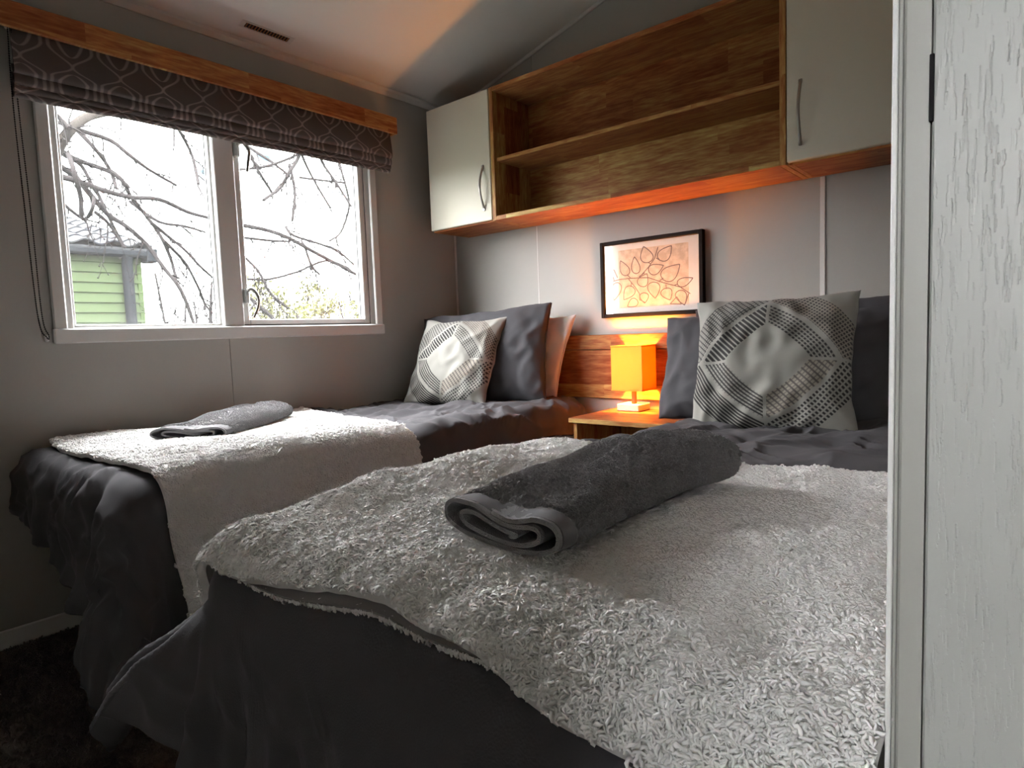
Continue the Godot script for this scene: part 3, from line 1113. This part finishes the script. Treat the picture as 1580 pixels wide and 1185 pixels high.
	add_cushion("pale woven geometric cushion leaning on the pillows of the bed under the window", Vector3(0.295, 0.735, 0.335), Vector3(0.97, 0.0, -0.22), Vector3(0.05, 0.92, -0.38), Vector3(0.42, 0.41, 0.13), 3.0, 0.13)
	add_pillow("pillow", "charcoal pillow standing against the headboard of the bed by the doorway", M.pillow_dark, Vector3(1.645, 0.745, 0.115), Vector3(1, 0.02, 0.0), Vector3(0, 1, -0.12), Vector3(0.68, 0.36, 0.12), 4.0)
	add_pillow("pillow", "slumped charcoal pillow directly behind the shadowed patterned cushion of the bed by the doorway", M.pillow_dark, Vector3(1.61, 0.72, 0.27), Vector3(1, 0.02, -0.02), Vector3(0, 1, -0.3), Vector3(0.70, 0.36, 0.16), 5.0, 0.35)
	add_cushion("shadowed woven geometric cushion leaning on the pillows of the bed by the doorway", Vector3(1.672, 0.735, 0.42), Vector3(1.0, 0.03, -0.10), Vector3(0.02, 0.95, -0.30), Vector3(0.455, 0.42, 0.14), 6.0)


func cup_handle(door: Node3D, at: Vector3, height: float) -> void:
	var h := Node3D.new()
	h.name = "handle"
	door.add_child(h)
	var pts := []
	var rr := []
	for k in 13:
		var q := k / 12.0
		pts.append(at + Vector3(0, (q - 0.5) * height, 0.001 + 0.026 * sin(PI * q)))
		rr.append(0.0048)
	part(h, "bow", MB.new().tube(pts, rr, 8).mesh(), M.metal)
	for e in [-0.5, 0.5]:
		part(h, "foot", MB.new().box(at + Vector3(0, e * height, 0.003), Vector3(0.011, 0.014, 0.006), 0.002).mesh(), M.metal)


func build_wall_units() -> void:
	var y0 := 1.331
	var y1 := 1.875
	var zb := 0.004
	var zf := 0.236
	# two cupboards and the open shelf between them
	for k in 2:
		var xa := 0.100 if k == 0 else 1.667
		var xb := 0.480 if k == 0 else 2.195
		var o := thing("wall_cupboard", "cream fronted wall cupboard at the window end of the shelf" if k == 0 else "cream fronted wall cupboard at the doorway end of the shelf", "cupboard", Vector3(0, 0, 0))
		bar(o, "side_panel", Vector3(xa, y0, zb), Vector3(xa + 0.016, y1, zf), M.wood_upright, 0.001)
		bar(o, "side_panel", Vector3(xb - 0.016, y0, zb), Vector3(xb, y1, zf), M.wood_upright, 0.001)
		bar(o, "bottom_panel", Vector3(xa + 0.016, y0, zb), Vector3(xb - 0.016, y0 + 0.016, zf), M.wood, 0.001)
		bar(o, "top_panel", Vector3(xa + 0.016, y1 - 0.016, zb), Vector3(xb - 0.016, y1, zf), M.wood, 0.001)
		bar(o, "back_panel", Vector3(xa + 0.016, y0 + 0.016, zb), Vector3(xb - 0.016, y1 - 0.016, zb + 0.006), M.wood, 0.0)
		var d := Node3D.new()
		d.name = "door"
		o.add_child(d)
		bar(d, "door_panel", Vector3(xa + 0.001, y0 + 0.006, zf + 0.002), Vector3(xb - 0.003, y1 - 0.002, zf + 0.019), M.cabinet_door, 0.0025)
		cup_handle(d, Vector3(0.437 if k == 0 else 1.708, 1.474, zf + 0.019), 0.178)
	var s := thing("open_shelf_unit", "dark oak open shelf unit between the two wall cupboards", "shelf unit")
	bar(s, "side_panel", Vector3(0.4815, y0, zb), Vector3(0.5005, y1, 0.2545), M.wood_upright, 0.0015)
	bar(s, "side_panel", Vector3(1.647, y0, zb), Vector3(1.6655, y1, 0.2545), M.wood_upright, 0.0015)
	bar(s, "bottom_panel", Vector3(0.5005, y0, zb), Vector3(1.647, y0 + 0.018, 0.2545), M.wood, 0.0015)
	bar(s, "top_panel", Vector3(0.5005, y1 - 0.018, zb), Vector3(1.647, y1, 0.2545), M.wood, 0.0015)
	bar(s, "back_panel", Vector3(0.5005, y0 + 0.018, zb), Vector3(1.647, y1 - 0.018, zb + 0.008), M.wood, 0.0)
	bar(s, "shelf", Vector3(0.5005, 1.574, zb + 0.008), Vector3(1.647, 1.590, 0.238), M.wood, 0.0015)
	# one long headboard behind both beds
	var h := thing("headboard", "long oak headboard running along the head wall behind both beds", "headboard")
	bar(h, "panel", Vector3(0.015, 0.567, 0.002), Vector3(2.19, 0.772, 0.016), M.wood, 0.002)
	bar(h, "top_rail", Vector3(0.015, 0.7735, 0.002), Vector3(2.19, 0.835, 0.020), M.wood, 0.002)


func build_bedside() -> void:
	var t := thing("bedside_table", "oak bedside table with an open front between the beds", "bedside table")
	var x0 := 0.925
	var x1 := 1.325
	bar(t, "top", Vector3(x0 - 0.012, 0.512, 0.012), Vector3(x1 + 0.012, 0.530, 0.362), M.wood, 0.002)
	bar(t, "side_panel", Vector3(x0, 0.0, 0.015), Vector3(x0 + 0.016, 0.512, 0.345), M.wood_upright, 0.001)
	bar(t, "side_panel", Vector3(x1 - 0.016, 0.0, 0.015), Vector3(x1, 0.512, 0.345), M.wood_upright, 0.001)
	bar(t, "back_panel", Vector3(x0 + 0.016, 0.04, 0.015), Vector3(x1 - 0.016, 0.512, 0.022), M.wood_upright, 0.0)
	for y in [0.05, 0.28]:
		bar(t, "shelf", Vector3(x0 + 0.016, y, 0.022), Vector3(x1 - 0.016, y + 0.016, 0.335), M.wood, 0.001)

	var l := thing("table_lamp", "small glowing amber table lamp with a square fabric shade", "lamp", Vector3(1.036, 0.5305, 0.078))
	l.rotation.y = 0.0
	part(l, "base", MB.new().box(Vector3(-0.010, 0.0145, -0.012), Vector3(0.098, 0.027, 0.095), 0.003).mesh(), M.lamp_white)
	part(l, "stem", MB.new().box(Vector3(0.0, 0.062, 0.0), Vector3(0.017, 0.068, 0.017), 0.002).mesh(), M.bronze)
	part(l, "lamp_holder", MB.new().tube([Vector3(0, 0.096, 0), Vector3(0, 0.128, 0)], [0.013, 0.013], 12).mesh(), M.bronze)
	# four-sided shade, open above and below
	var w := 0.0675
	var d := 0.058
	var ya := 0.086
	var yb := 0.258
	var sh := MB.new()
	sh.span(Vector3(-w, ya, d - 0.001), Vector3(w, yb, d), 0.0003)
	sh.span(Vector3(-w, ya, -d), Vector3(w, yb, -d + 0.001), 0.0003)
	sh.span(Vector3(-w, ya, -d + 0.001), Vector3(-w + 0.001, yb, d - 0.001), 0.0003)
	sh.span(Vector3(w - 0.001, ya, -d + 0.001), Vector3(w, yb, d - 0.001), 0.0003)
	var shade := part(l, "lamp_shade", sh.mesh(), M.shade)
	for y in [ya, yb]:
		var rim := MB.new()
		for e in [-1.0, 1.0]:
			rim.span(Vector3(-w - 0.001, y - 0.003, e * d - 0.0016), Vector3(w + 0.001, y + 0.003, e * d + 0.0016), 0.001)
			rim.span(Vector3(e * w - 0.0016, y - 0.003, -d), Vector3(e * w + 0.0016, y + 0.003, d), 0.001)
		part(shade, "rim", rim.mesh(), M.shade)
	var spider := MB.new()
	spider.tube([Vector3(-w, ya + 0.012, 0), Vector3(w, ya + 0.012, 0)], [0.0012, 0.0012], 5)
	spider.tube([Vector3(0, ya + 0.012, -d), Vector3(0, ya + 0.012, d)], [0.0012, 0.0012], 5)
	part(shade, "wire", spider.mesh(), M.bronze)
	part(l, "bulb", MB.new().ball(Vector3(-0.008, 0.185, 0.024), Vector3(0.020, 0.027, 0.020), 8, 12).mesh(), M.bulb)
	var chain := MB.new()
	for k in 26:
		chain.ball(Vector3(0.040 + 0.004 * k / 26.0, 0.086 - 0.0021 * k, 0.047), Vector3.ONE * 0.0013, 3, 5)
	part(l, "pull_chain", chain.mesh(), M.metal)
	var om := OmniLight3D.new()
	om.name = "bulb_light"
	om.light_color = Color(1.0, 0.62, 0.25)
	om.light_energy = 0.95
	om.light_size = 0.02
	om.omni_range = 8.0
	om.omni_attenuation = 2.0
	om.shadow_enabled = true
	om.position = Vector3(-0.008, 0.185, 0.024)
	l.add_child(om)

	var p := thing("framed_picture", "black framed line drawing of leafy branches on the head wall", "picture", Vector3(1.082, 1.058, 0.0))
	var pw := 0.2215
	var ph := 0.155
	for e in [-1.0, 1.0]:
		bar(p, "frame_bar", Vector3(e * pw, -ph, 0.001), Vector3(e * (pw - 0.016), ph, 0.026), M.black, 0.002)
		bar(p, "frame_bar", Vector3(-pw + 0.016, e * ph, 0.001), Vector3(pw - 0.016, e * (ph - 0.016), 0.026), M.black, 0.002)
	var b := MB.new()
	var iw := pw - 0.015
	var ih := ph - 0.015
	b.quad(b.vert(Vector3(-iw, ih, 0.014), Vector3.BACK, Vector2(0, 0)), b.vert(Vector3(iw, ih, 0.014), Vector3.BACK, Vector2(1, 0)), b.vert(Vector3(iw, -ih, 0.014), Vector3.BACK, Vector2(1, 1)), b.vert(Vector3(-iw, -ih, 0.014), Vector3.BACK, Vector2(0, 1)))
	part(p, "print", b.mesh(), M.print)
	bar(p, "backing_board", Vector3(-iw, -ih, 0.004), Vector3(iw, ih, 0.0135), M.black, 0.0)
	bar(p, "glass", Vector3(-iw, -ih, 0.017), Vector3(iw, ih, 0.0185), M.glass, 0.0)


func build_blind() -> void:
	var p := thing("wooden_pelmet", "long oak pelmet board above the window", "pelmet")
	bar(p, "front_board", Vector3(0.086, 1.736, 0.428), Vector3(0.101, 1.806, 1.835), M.wood, 0.0015)
	bar(p, "end_board", Vector3(0.001, 1.736, 0.428), Vector3(0.086, 1.806, 0.442), M.wood, 0.0015)
	bar(p, "end_board", Vector3(0.001, 1.736, 1.821), Vector3(0.086, 1.806, 1.835), M.wood, 0.0015)
	bar(p, "top_board", Vector3(0.001, 1.792, 0.442), Vector3(0.086, 1.806, 1.821), M.wood, 0.001)

	var r := thing("roman_blind", "raised grey roman blind with a wavy lattice print under the pelmet", "blind")
	var z0 := 0.446
	var z1 := 1.776
	# each layer hangs from the headrail; u runs along z for the print
	var layer := func(called: String, prof: Array, v0: float) -> void:
		var pts := []
		for k in prof.size():
			pts.append(Vector3(prof[k][0], prof[k][1], 0))
		var path := smooth_path(pts, 6)
		var nv := path.size() - 1
		var nu := 60
		var m := sheet(nu, nv, func(u: float, v: float) -> Vector3:
			var q: Vector3 = path[int(round(v * nv))]
			var z := lerpf(z0, z1, u)
			return Vector3(q.x + 0.0025 * sin(z * 21.0 + v * 2.0), q.y + 0.002 * sin(z * 13.0 + v0 * 9.0) * v - 0.010 * (z - z0), z), 0.0016)
		var arr := m.surface_get_arrays(0)
		var uvs: PackedVector2Array = arr[Mesh.ARRAY_TEX_UV]
		for k in uvs.size():
			uvs[k] = Vector2(uvs[k].x * (z1 - z0) / 0.125, v0 + uvs[k].y * (1.5 if called == "fabric_panel" else 0.5))
		arr[Mesh.ARRAY_TEX_UV] = uvs
		var m2 := ArrayMesh.new()
		m2.add_surface_from_arrays(Mesh.PRIMITIVE_TRIANGLES, arr)
		part(r, called, m2, M.blind)
	layer.call("fabric_panel", [[0.066, 1.785], [0.070, 1.74], [0.078, 1.69], [0.082, 1.655], [0.080, 1.640], [0.070, 1.637], [0.060, 1.650], [0.055, 1.665]], 0.55)
	layer.call("fold", [[0.056, 1.665], [0.066, 1.648], [0.074, 1.625], [0.073, 1.611], [0.064, 1.608], [0.054, 1.620], [0.048, 1.64]], 0.45)
	layer.call("fold", [[0.050, 1.645], [0.060, 1.622], [0.068, 1.604], [0.067, 1.594], [0.058, 1.591], [0.048, 1.603], [0.042, 1.63]], 0.7)
	layer.call("fold", [[0.044, 1.635], [0.054, 1.606], [0.062, 1.590], [0.061, 1.580], [0.052, 1.577], [0.042, 1.588], [0.036, 1.62]], 0.95)
	bar(r, "headrail", Vector3(0.020, 1.755, z0), Vector3(0.064, 1.790, z1), M.upvc, 0.003)
	# beaded control chain in a long loop
	var ch := MB.new()
	var path := smooth_path([Vector3(0.070, 1.75, 1.779), Vector3(0.045, 1.55, 1.777), Vector3(0.032, 1.25, 1.770), Vector3(0.026, 1.0, 1.764), Vector3(0.024, 0.915, 1.757), Vector3(0.020, 0.893, 1.744), Vector3(0.020, 0.886, 1.741), Vector3(0.022, 0.897, 1.739), Vector3(0.026, 0.96, 1.752), Vector3(0.034, 1.25, 1.757), Vector3(0.047, 1.55, 1.766), Vector3(0.072, 1.75, 1.772)], 24)
	var rr := []
	for k in path:
		rr.append(0.0009)
	ch.tube(path, rr, 4)
	var run := 0.0
	for k in path.size() - 1:
		var seg: float = path[k].distance_to(path[k + 1])
		while run < seg:
			ch.ball(path[k].lerp(path[k + 1], run / seg), Vector3.ONE * 0.0023, 3, 5)
			run += 0.0062
		run -= seg
	part(r, "bead_chain", ch.mesh(), M.black)
	part(r, "chain_cleat", MB.new().span(Vector3(0.0, 0.878, 1.737), Vector3(0.018, 0.898, 1.747), 0.003).mesh(), M.upvc)


func build_small() -> void:
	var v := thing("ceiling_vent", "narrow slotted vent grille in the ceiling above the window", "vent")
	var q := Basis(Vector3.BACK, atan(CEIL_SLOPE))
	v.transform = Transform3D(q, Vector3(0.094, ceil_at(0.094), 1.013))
	var hw := 0.012
	var hl := 0.084
	bar(v, "painted_slot_shade", Vector3(-hw, -0.0012, -hl), Vector3(hw, -0.0004, hl), M.black, 0.0)  # flat black plate, its colour stands in for the shade inside the slots
	for e in [-1.0, 1.0]:
		bar(v, "frame", Vector3(e * hw, -0.004, -hl - 0.016), Vector3(e * (hw + 0.006), 0.0, hl + 0.016), M.trim, 0.001)
		bar(v, "frame", Vector3(-hw, -0.004, e * hl), Vector3(hw, 0.0, e * (hl + 0.016)), M.trim, 0.001)
	for k in 15:
		var z := -hl + (k + 0.5) * 2.0 * hl / 15.0
		bar(v, "slat", Vector3(-hw, -0.0036, z - 0.0016), Vector3(hw, -0.0014, z + 0.0016), M.wood, 0.0)


# ------------------------------------------------------------------ outside
const BRANCHES := [
	[0.036, 0.026, [-3.25, 2.14, 0.82, -3.17, 2.21, 0.82, -3.05, 2.29, 0.81, -3.00, 2.40, 0.75, -3.08, 2.53, 0.62, -3.17, 2.63, 0.45, -3.15, 2.71, 0.28]],
	[0.010, 0.003, [-3.05, 2.42, 0.69, -3.02, 2.38, 0.50, -2.90, 2.27, 0.43, -2.98, 2.20, 0.26, -3.05, 2.13, 0.04]],
	[0.013, 0.004, [-2.95, 2.26, 0.88, -3.29, 2.30, 0.71, -3.24, 2.25, 0.64, -3.18, 2.19, 0.47, -3.08, 2.10, 0.41, -3.13, 2.01, 0.35, -3.18, 1.84, 0.20, -2.96, 1.67, 0.21, -3.29, 1.54, 0.02, -2.95, 1.34, 0.14]],
	[0.013, 0.006, [-2.45, 1.94, 1.04, -2.81, 2.00, 0.79, -2.64, 1.92, 0.67, -2.68, 1.91, 0.50, -2.72, 1.93, 0.31, -2.76, 1.87, 0.09, -2.81, 1.85, -0.11, -2.45, 1.72, -0.12]],
	[0.010, 0.004, [-3.35, 2.50, 0.60, -3.12, 2.31, 0.56, -3.28, 2.23, 0.43, -2.95, 2.02, 0.51]],
	[0.009, 0.003, [-3.15, 2.25, 0.76, -3.45, 2.27, 0.57, -3.33, 2.09, 0.54, -3.33, 2.02, 0.50, -3.21, 1.88, 0.50, -3.45, 1.70, 0.33]],
	[0.013, 0.005, [-2.75, 2.09, 0.94, -3.01, 2.08, 0.75, -2.82, 1.95, 0.74, -2.96, 1.83, 0.58, -2.90, 1.74, 0.48, -2.96, 1.63, 0.33, -2.82, 1.45, 0.28, -2.71, 1.27, 0.21, -2.75, 1.00, 0.11]],
	[0.007, 0.003, [-2.85, 1.78, 0.33, -3.23, 1.75, 0.06, -3.10, 1.62, -0.02, -3.02, 1.50, -0.08, -3.35, 1.44, -0.34]],
	[0.006, 0.003, [-2.95, 1.67, 0.21, -3.15, 1.54, -0.02, -3.25, 1.37, -0.15, -3.45, 1.21, -0.30]],
	[0.008, 0.003, [-2.75, 2.16, 0.85, -2.43, 1.97, 0.92, -2.55, 1.84, 0.86, -2.60, 1.72, 0.85, -2.68, 1.74, 0.79, -2.50, 1.78, 0.81, -2.75, 1.90, 0.72]],
	[0.007, 0.003, [-3.25, 1.98, 0.83, -3.40, 1.90, 0.67, -3.65, 1.88, 0.51]],
	[0.006, 0.003, [-2.75, 1.79, 0.72, -2.95, 1.77, 0.59, -2.95, 1.69, 0.54, -2.85, 1.58, 0.52]],
	[0.006, 0.003, [-3.55, 2.06, 0.21, -3.22, 1.86, 0.13, -3.25, 1.85, -0.08, -3.55, 1.87, -0.39]],
	[0.006, 0.002, [-2.25, 2.38, 0.38, -2.42, 2.35, 0.25, -2.58, 2.25, 0.11, -2.25, 1.97, 0.23]],
	[0.010, 0.008, [-2.85, 2.47, 0.91, -3.00, 2.47, 0.82, -2.85, 2.36, 0.80]],
	[0.009, 0.009, [-3.35, 2.50, 0.81, -3.10, 2.46, 0.80, -2.95, 2.40, 0.77]],
	[0.011, 0.007, [-2.85, 1.85, -0.19, -2.81, 1.83, -0.32, -2.81, 1.81, -0.56, -2.68, 1.74, -0.69, -2.72, 1.64, -0.97, -2.76, 1.57, -1.19, -2.81, 1.49, -1.44, -2.95, 1.42, -1.76]],
	[0.006, 0.003, [-2.95, 1.88, -0.84, -2.72, 1.77, -0.77, -2.80, 1.73, -1.10, -2.72, 1.66, -1.23, -2.95, 1.59, -1.55]],
	[0.006, 0.003, [-3.05, 1.76, -0.34, -2.95, 1.75, -0.39, -2.85, 1.73, -0.63, -3.15, 1.79, -0.99]],
	[0.009, 0.004, [-2.25, 2.44, -0.62, -2.48, 2.37, -0.71, -2.40, 2.21, -0.57, -2.48, 2.10, -0.53, -2.15, 1.90, -0.19]],
	[0.004, 0.005, [-2.75, 2.25, -0.29, -3.05, 2.41, -0.73, -3.05, 2.54, -1.00, -2.85, 2.63, -1.12]],
	[0.007, 0.003, [-2.75, 2.55, -0.38, -2.65, 2.43, -0.35, -2.65, 2.24, -0.45, -2.85, 2.14, -0.67]],
	[0.006, 0.002, [-2.65, 2.56, -0.84, -2.82, 2.49, -0.97, -2.85, 2.30, -1.10, -2.75, 2.06, -1.18]],
	[0.006, 0.003, [-2.55, 2.52, -0.96, -2.75, 2.46, -1.12, -2.65, 2.28, -1.18, -2.45, 2.03, -1.19]],
	[0.007, 0.002, [-2.65, 2.35, -0.73, -2.58, 2.27, -0.70, -2.45, 2.06, -0.64, -2.35, 1.82, -0.54]],
	[0.006, 0.002, [-3.25, 2.78, -1.65, -3.19, 2.62, -1.62, -3.07, 2.40, -1.59, -3.15, 2.20, -1.68, -3.25, 1.96, -1.64, -2.85, 1.78, -1.22]],
	[0.006, 0.003, [-3.35, 1.79, -0.47, -3.33, 1.69, -0.57, -3.20, 1.51, -0.68, -3.08, 1.30, -0.72, -3.05, 1.16, -0.87]],
	[0.005, 0.003, [-3.65, 1.46, -0.61, -3.31, 1.44, -0.60, -3.35, 1.45, -0.86, -3.45, 1.55, -1.24, -3.31, 1.66, -1.48, -3.25, 1.59, -1.71]],
	[0.005, 0.002, [-3.05, 1.79, -1.05, -2.75, 1.69, -0.89, -2.72, 1.52, -0.93, -3.05, 1.49, -1.22]],
	[0.004, 0.002, [-3.15, 2.40, -1.13, -3.00, 2.37, -1.28, -3.15, 2.43, -1.65]],
	[0.009, 0.006, [-2.75, 1.33, -0.24, -2.68, 1.25, -0.28, -2.68, 1.06, -0.50, -2.85, 0.96, -0.73]],
	[0.007, 0.003, [-3.55, 2.75, -0.78, -3.35, 2.62, -0.82, -3.22, 2.51, -0.91, -3.15, 2.41, -1.01]],
]


func twigs_on(b: MB, path: Array, count: int, length: float, droop: float, rad: float) -> void:
	for i in count:
		var k := rng.randi_range(1, path.size() - 2)
		var p: Vector3 = path[k].lerp(path[k + 1], rng.randf())
		var d: Vector3 = (path[k + 1] - path[k]).normalized() + Vector3(rng.randf_range(-1, 1), rng.randf_range(-0.7, 0.5), rng.randf_range(-1, 1)) * 0.9
		d = d.normalized()
		var pts := [p]
		var rr := [rad]
		var steps := 6
		var l := length * rng.randf_range(0.4, 1.2)
		for s in steps:
			d = (d + Vector3(rng.randf_range(-0.3, 0.3), -droop, rng.randf_range(-0.3, 0.3))).normalized()
			p += d * l / steps
			pts.append(p)
			rr.append(rad * (1.0 - 0.75 * (s + 1) / steps))
			if rng.randf() < 0.7:
				var e := (d + Vector3(rng.randf_range(-1, 1), rng.randf_range(-1, 0.4), rng.randf_range(-1, 1))).normalized()
				var l2 := rng.randf_range(0.02, 0.09)
				b.tube([p, p + e * l2], [rad * 0.55, rad * 0.35], 3)
				b.ball(p + e * l2, Vector3.ONE * rad * 1.1, 2, 4)
		b.tube(pts, rr, 3)


func bare_shrub(label: String, at: Vector3, height: float, spread: float, stems: int, leafy: bool, twig := 0.0095) -> void:
	var o := thing("leafy_shrub" if leafy else "bare_shrub", label, "shrub", at)
	var main := MB.new()
	var fine := MB.new()
	var tips := []
	for s in stems:
		var an := rng.randf() * TAU
		var d := Vector3(cos(an) * spread, 1.0, sin(an) * spread).normalized()
		var p := Vector3(cos(an), 0, sin(an)) * 0.05
		var pts := [p]
		var rr := [0.020]
		var steps := 7
		var l := height * rng.randf_range(0.7, 1.1)
		for k in steps:
			d = (d + Vector3(rng.randf_range(-0.25, 0.25), 0.05, rng.randf_range(-0.25, 0.25))).normalized()
			p += d * l / steps
			pts.append(p)
			rr.append(0.020 - 0.0095 * (k + 1) / steps)
			if k > 3:
				tips.append(p)
		main.tube(pts, rr, 5)
		twigs_on(fine, pts.slice(2), 9, height * 0.28, -0.05, twig)
	part(o, "stems", main.mesh(), M.twig)
	var f := part(o, "twigs", fine.mesh(), M.twig)
	f.set_meta("kind", "stuff")
	if leafy:
		var lf := MB.new()
		var up := Vector3.UP
		for a in [0.0, 1.0]:
			var y: float = 0.006 * (0.5 - a)
			lf.face([Vector3(0, y, 0), Vector3(0.018, y, 0.03), Vector3(0, y, 0.07), Vector3(-0.018, y, 0.03)], up * (1.0 - 2.0 * a))
		var mm := MultiMesh.new()
		mm.transform_format = MultiMesh.TRANSFORM_3D
		mm.mesh = lf.mesh()
		mm.instance_count = 5200
		for i in 5200:
			var t: Vector3 = tips[rng.randi() % tips.size()]
			var off := Vector3(rng.randfn(), rng.randfn(), rng.randfn()) * 0.10
			var bs := Basis.from_euler(Vector3(rng.randf() * TAU, rng.randf() * TAU, rng.randf() * TAU))
			mm.set_instance_transform(i, Transform3D(bs, t + off))
		var ml := MultiMeshInstance3D.new()
		ml.name = "foliage"
		ml.multimesh = mm
		ml.material_override = M.leaf
		ml.set_meta("kind", "stuff")
		o.add_child(ml)


func build_outside() -> void:
	var g := struct("ground", "grass outside the caravan window", "grass")
	bar(g, "lawn", Vector3(-60, -0.75, -50), Vector3(40, -0.66, 50), M.grass, 0.0)

	# neighbouring caravan: lapped boards, gutter, downpipe and tiled roof
	var c := thing("neighbour_caravan", "pale green boarded caravan with a grey tiled roof outside the window", "caravan")
	var wx := -6.6
	var ze := -0.94
	var zs := 6.0
	bar(c, "wall", Vector3(wx - 5.9, -0.3, ze + 0.01), Vector3(wx - 0.022, 2.02, zs), M.siding, 0.0)
	var y := -0.30
	var board := MB.new().box(Vector3.ZERO, Vector3(0.016, 0.132, zs - ze), 0.003, Basis(Vector3.BACK, 0.17)).mesh()
	while y < 1.92:
		part(c, "board", board, M.siding, Vector3(wx - 0.010, y + 0.062, (zs + ze) * 0.5))
		y += 0.123
	bar(c, "corner_post", Vector3(wx - 0.03, -0.3, ze - 0.015), Vector3(wx + 0.004, 2.0, ze + 0.045), M.siding_corner, 0.004)
	part(c, "downpipe", MB.new().tube([Vector3(wx + 0.055, -0.4, ze + 0.17), Vector3(wx + 0.055, 1.90, ze + 0.17), Vector3(wx + 0.10, 2.0, ze + 0.17)], [0.062, 0.062, 0.062], 12).mesh(), M.gutter)
	bar(c, "gutter", Vector3(wx + 0.02, 1.985, ze - 0.13), Vector3(wx + 0.16, 2.075, zs), M.gutter, 0.02)
	bar(c, "fascia_end", Vector3(wx - 0.06, 1.93, ze - 0.16), Vector3(wx + 0.17, 2.10, ze - 0.03), M.gutter, 0.01)
	var sl := 0.262
	var an := atan(sl)
	var q := Basis(Vector3.BACK, -an)
	var ridge := 3.1
	var eave := Vector3(wx + 0.16, 2.085, 0)
	var down := Vector3(cos(an), -sin(an), 0)
	part(c, "roof_deck", MB.new().box(Vector3.ZERO, Vector3(ridge / cos(an), 0.04, zs - ze + 0.12), 0.003, q).mesh(), M.tile, eave - down * (ridge / cos(an)) * 0.5 + Vector3(0, -0.02, (zs + ze) * 0.5))
	part(c, "rake_board", MB.new().box(Vector3.ZERO, Vector3(ridge / cos(an), 0.13, 0.03), 0.004, q).mesh(), M.gutter, eave - down * (ridge / cos(an)) * 0.5 + Vector3(0, -0.01, ze - 0.085))
	# pantiles: one wave wide, lapped course over course
	var prof := PackedVector2Array()
	for k in 13:
		var u := k / 12.0
		prof.append(Vector2((u - 0.5) * 0.31, 0.028 * sin(u * TAU) + 0.018))
	for k in 13:
		var u := 1.0 - k / 12.0
		prof.append(Vector2((u - 0.5) * 0.31, 0.028 * sin(u * TAU)))
	var tile := MB.new().extrude(prof, Vector3.BACK, Vector3.UP, Vector3(-0.19, 0, 0), Vector3(0.38, 0, 0)).mesh()
	for row in 9:
		for col in 10:
			var at := eave - down * (0.17 + row * 0.34) + Vector3(0, 0.035, ze - 0.05 + 0.15 + col * 0.305)
			var o := part(c, "roof_tile", tile, M.tile if (row * 7 + col * 3) % 5 < 3 else M.tile_b, at)
			o.basis = Basis(Vector3.BACK, -an + 0.055)

	# weeping tree whose boughs cross the view
	var t := thing("bare_tree", "bare weeping tree with long drooping branches outside the window", "tree")
	var trunk := smooth_path([Vector3(-3.35, -0.66, 1.95), Vector3(-3.32, 0.6, 1.65), Vector3(-3.3, 1.5, 1.25), Vector3(-3.26, 2.0, 0.90), Vector3(-3.22, 2.16, 0.82)], 5)
	var tr := []
	for k in trunk.size():
		tr.append(lerpf(0.11, 0.040, float(k) / (trunk.size() - 1)))
	part(t, "trunk", MB.new().tube(trunk, tr, 10).mesh(), M.bark)
	for i in BRANCHES.size():
		var br: Array = BRANCHES[i]
		var raw: Array = br[2]
		var pts := []
		for k in range(0, raw.size(), 3):
			pts.append(Vector3(raw[k], raw[k + 1], raw[k + 2]))
		var path := smooth_path(pts, 4)
		var rr := []
		var length := 0.0
		for k in path.size():
			rr.append(lerpf(br[0], br[1], float(k) / (path.size() - 1)) + (0.008 if i > 0 else 0.004))
			if k > 0:
				length += path[k].distance_to(path[k - 1])
		var o := part(t, "limb" if i == 0 else "branch", MB.new().tube(path, rr, 7 if i == 0 else 6).mesh(), M.bark if i == 0 else M.twig)
		var fine := MB.new()
		twigs_on(fine, path, int((1 if i in [5, 9, 10, 11] else 2) + length * (1.0 if i in [5, 9, 10, 11] else 5.0)), 0.42, 0.22, 0.0072)
		var f := part(o, "twigs", fine.mesh(), M.twig)
		f.set_meta("kind", "stuff")

	bare_shrub("bare brown shrub growing beside the green caravan", Vector3(-5.2, -0.66, -0.86), 2.15, 0.12, 14, false)
	bare_shrub("yellow green leafy shrub seen through the opening sash", Vector3(-6.0, -0.66, -2.78), 2.15, 0.13, 14, true)
	bare_shrub("broad bare shrub beyond the yellow green shrub", Vector3(-7.6, -0.66, -5.0), 2.35, 0.30, 20, false, 0.014)
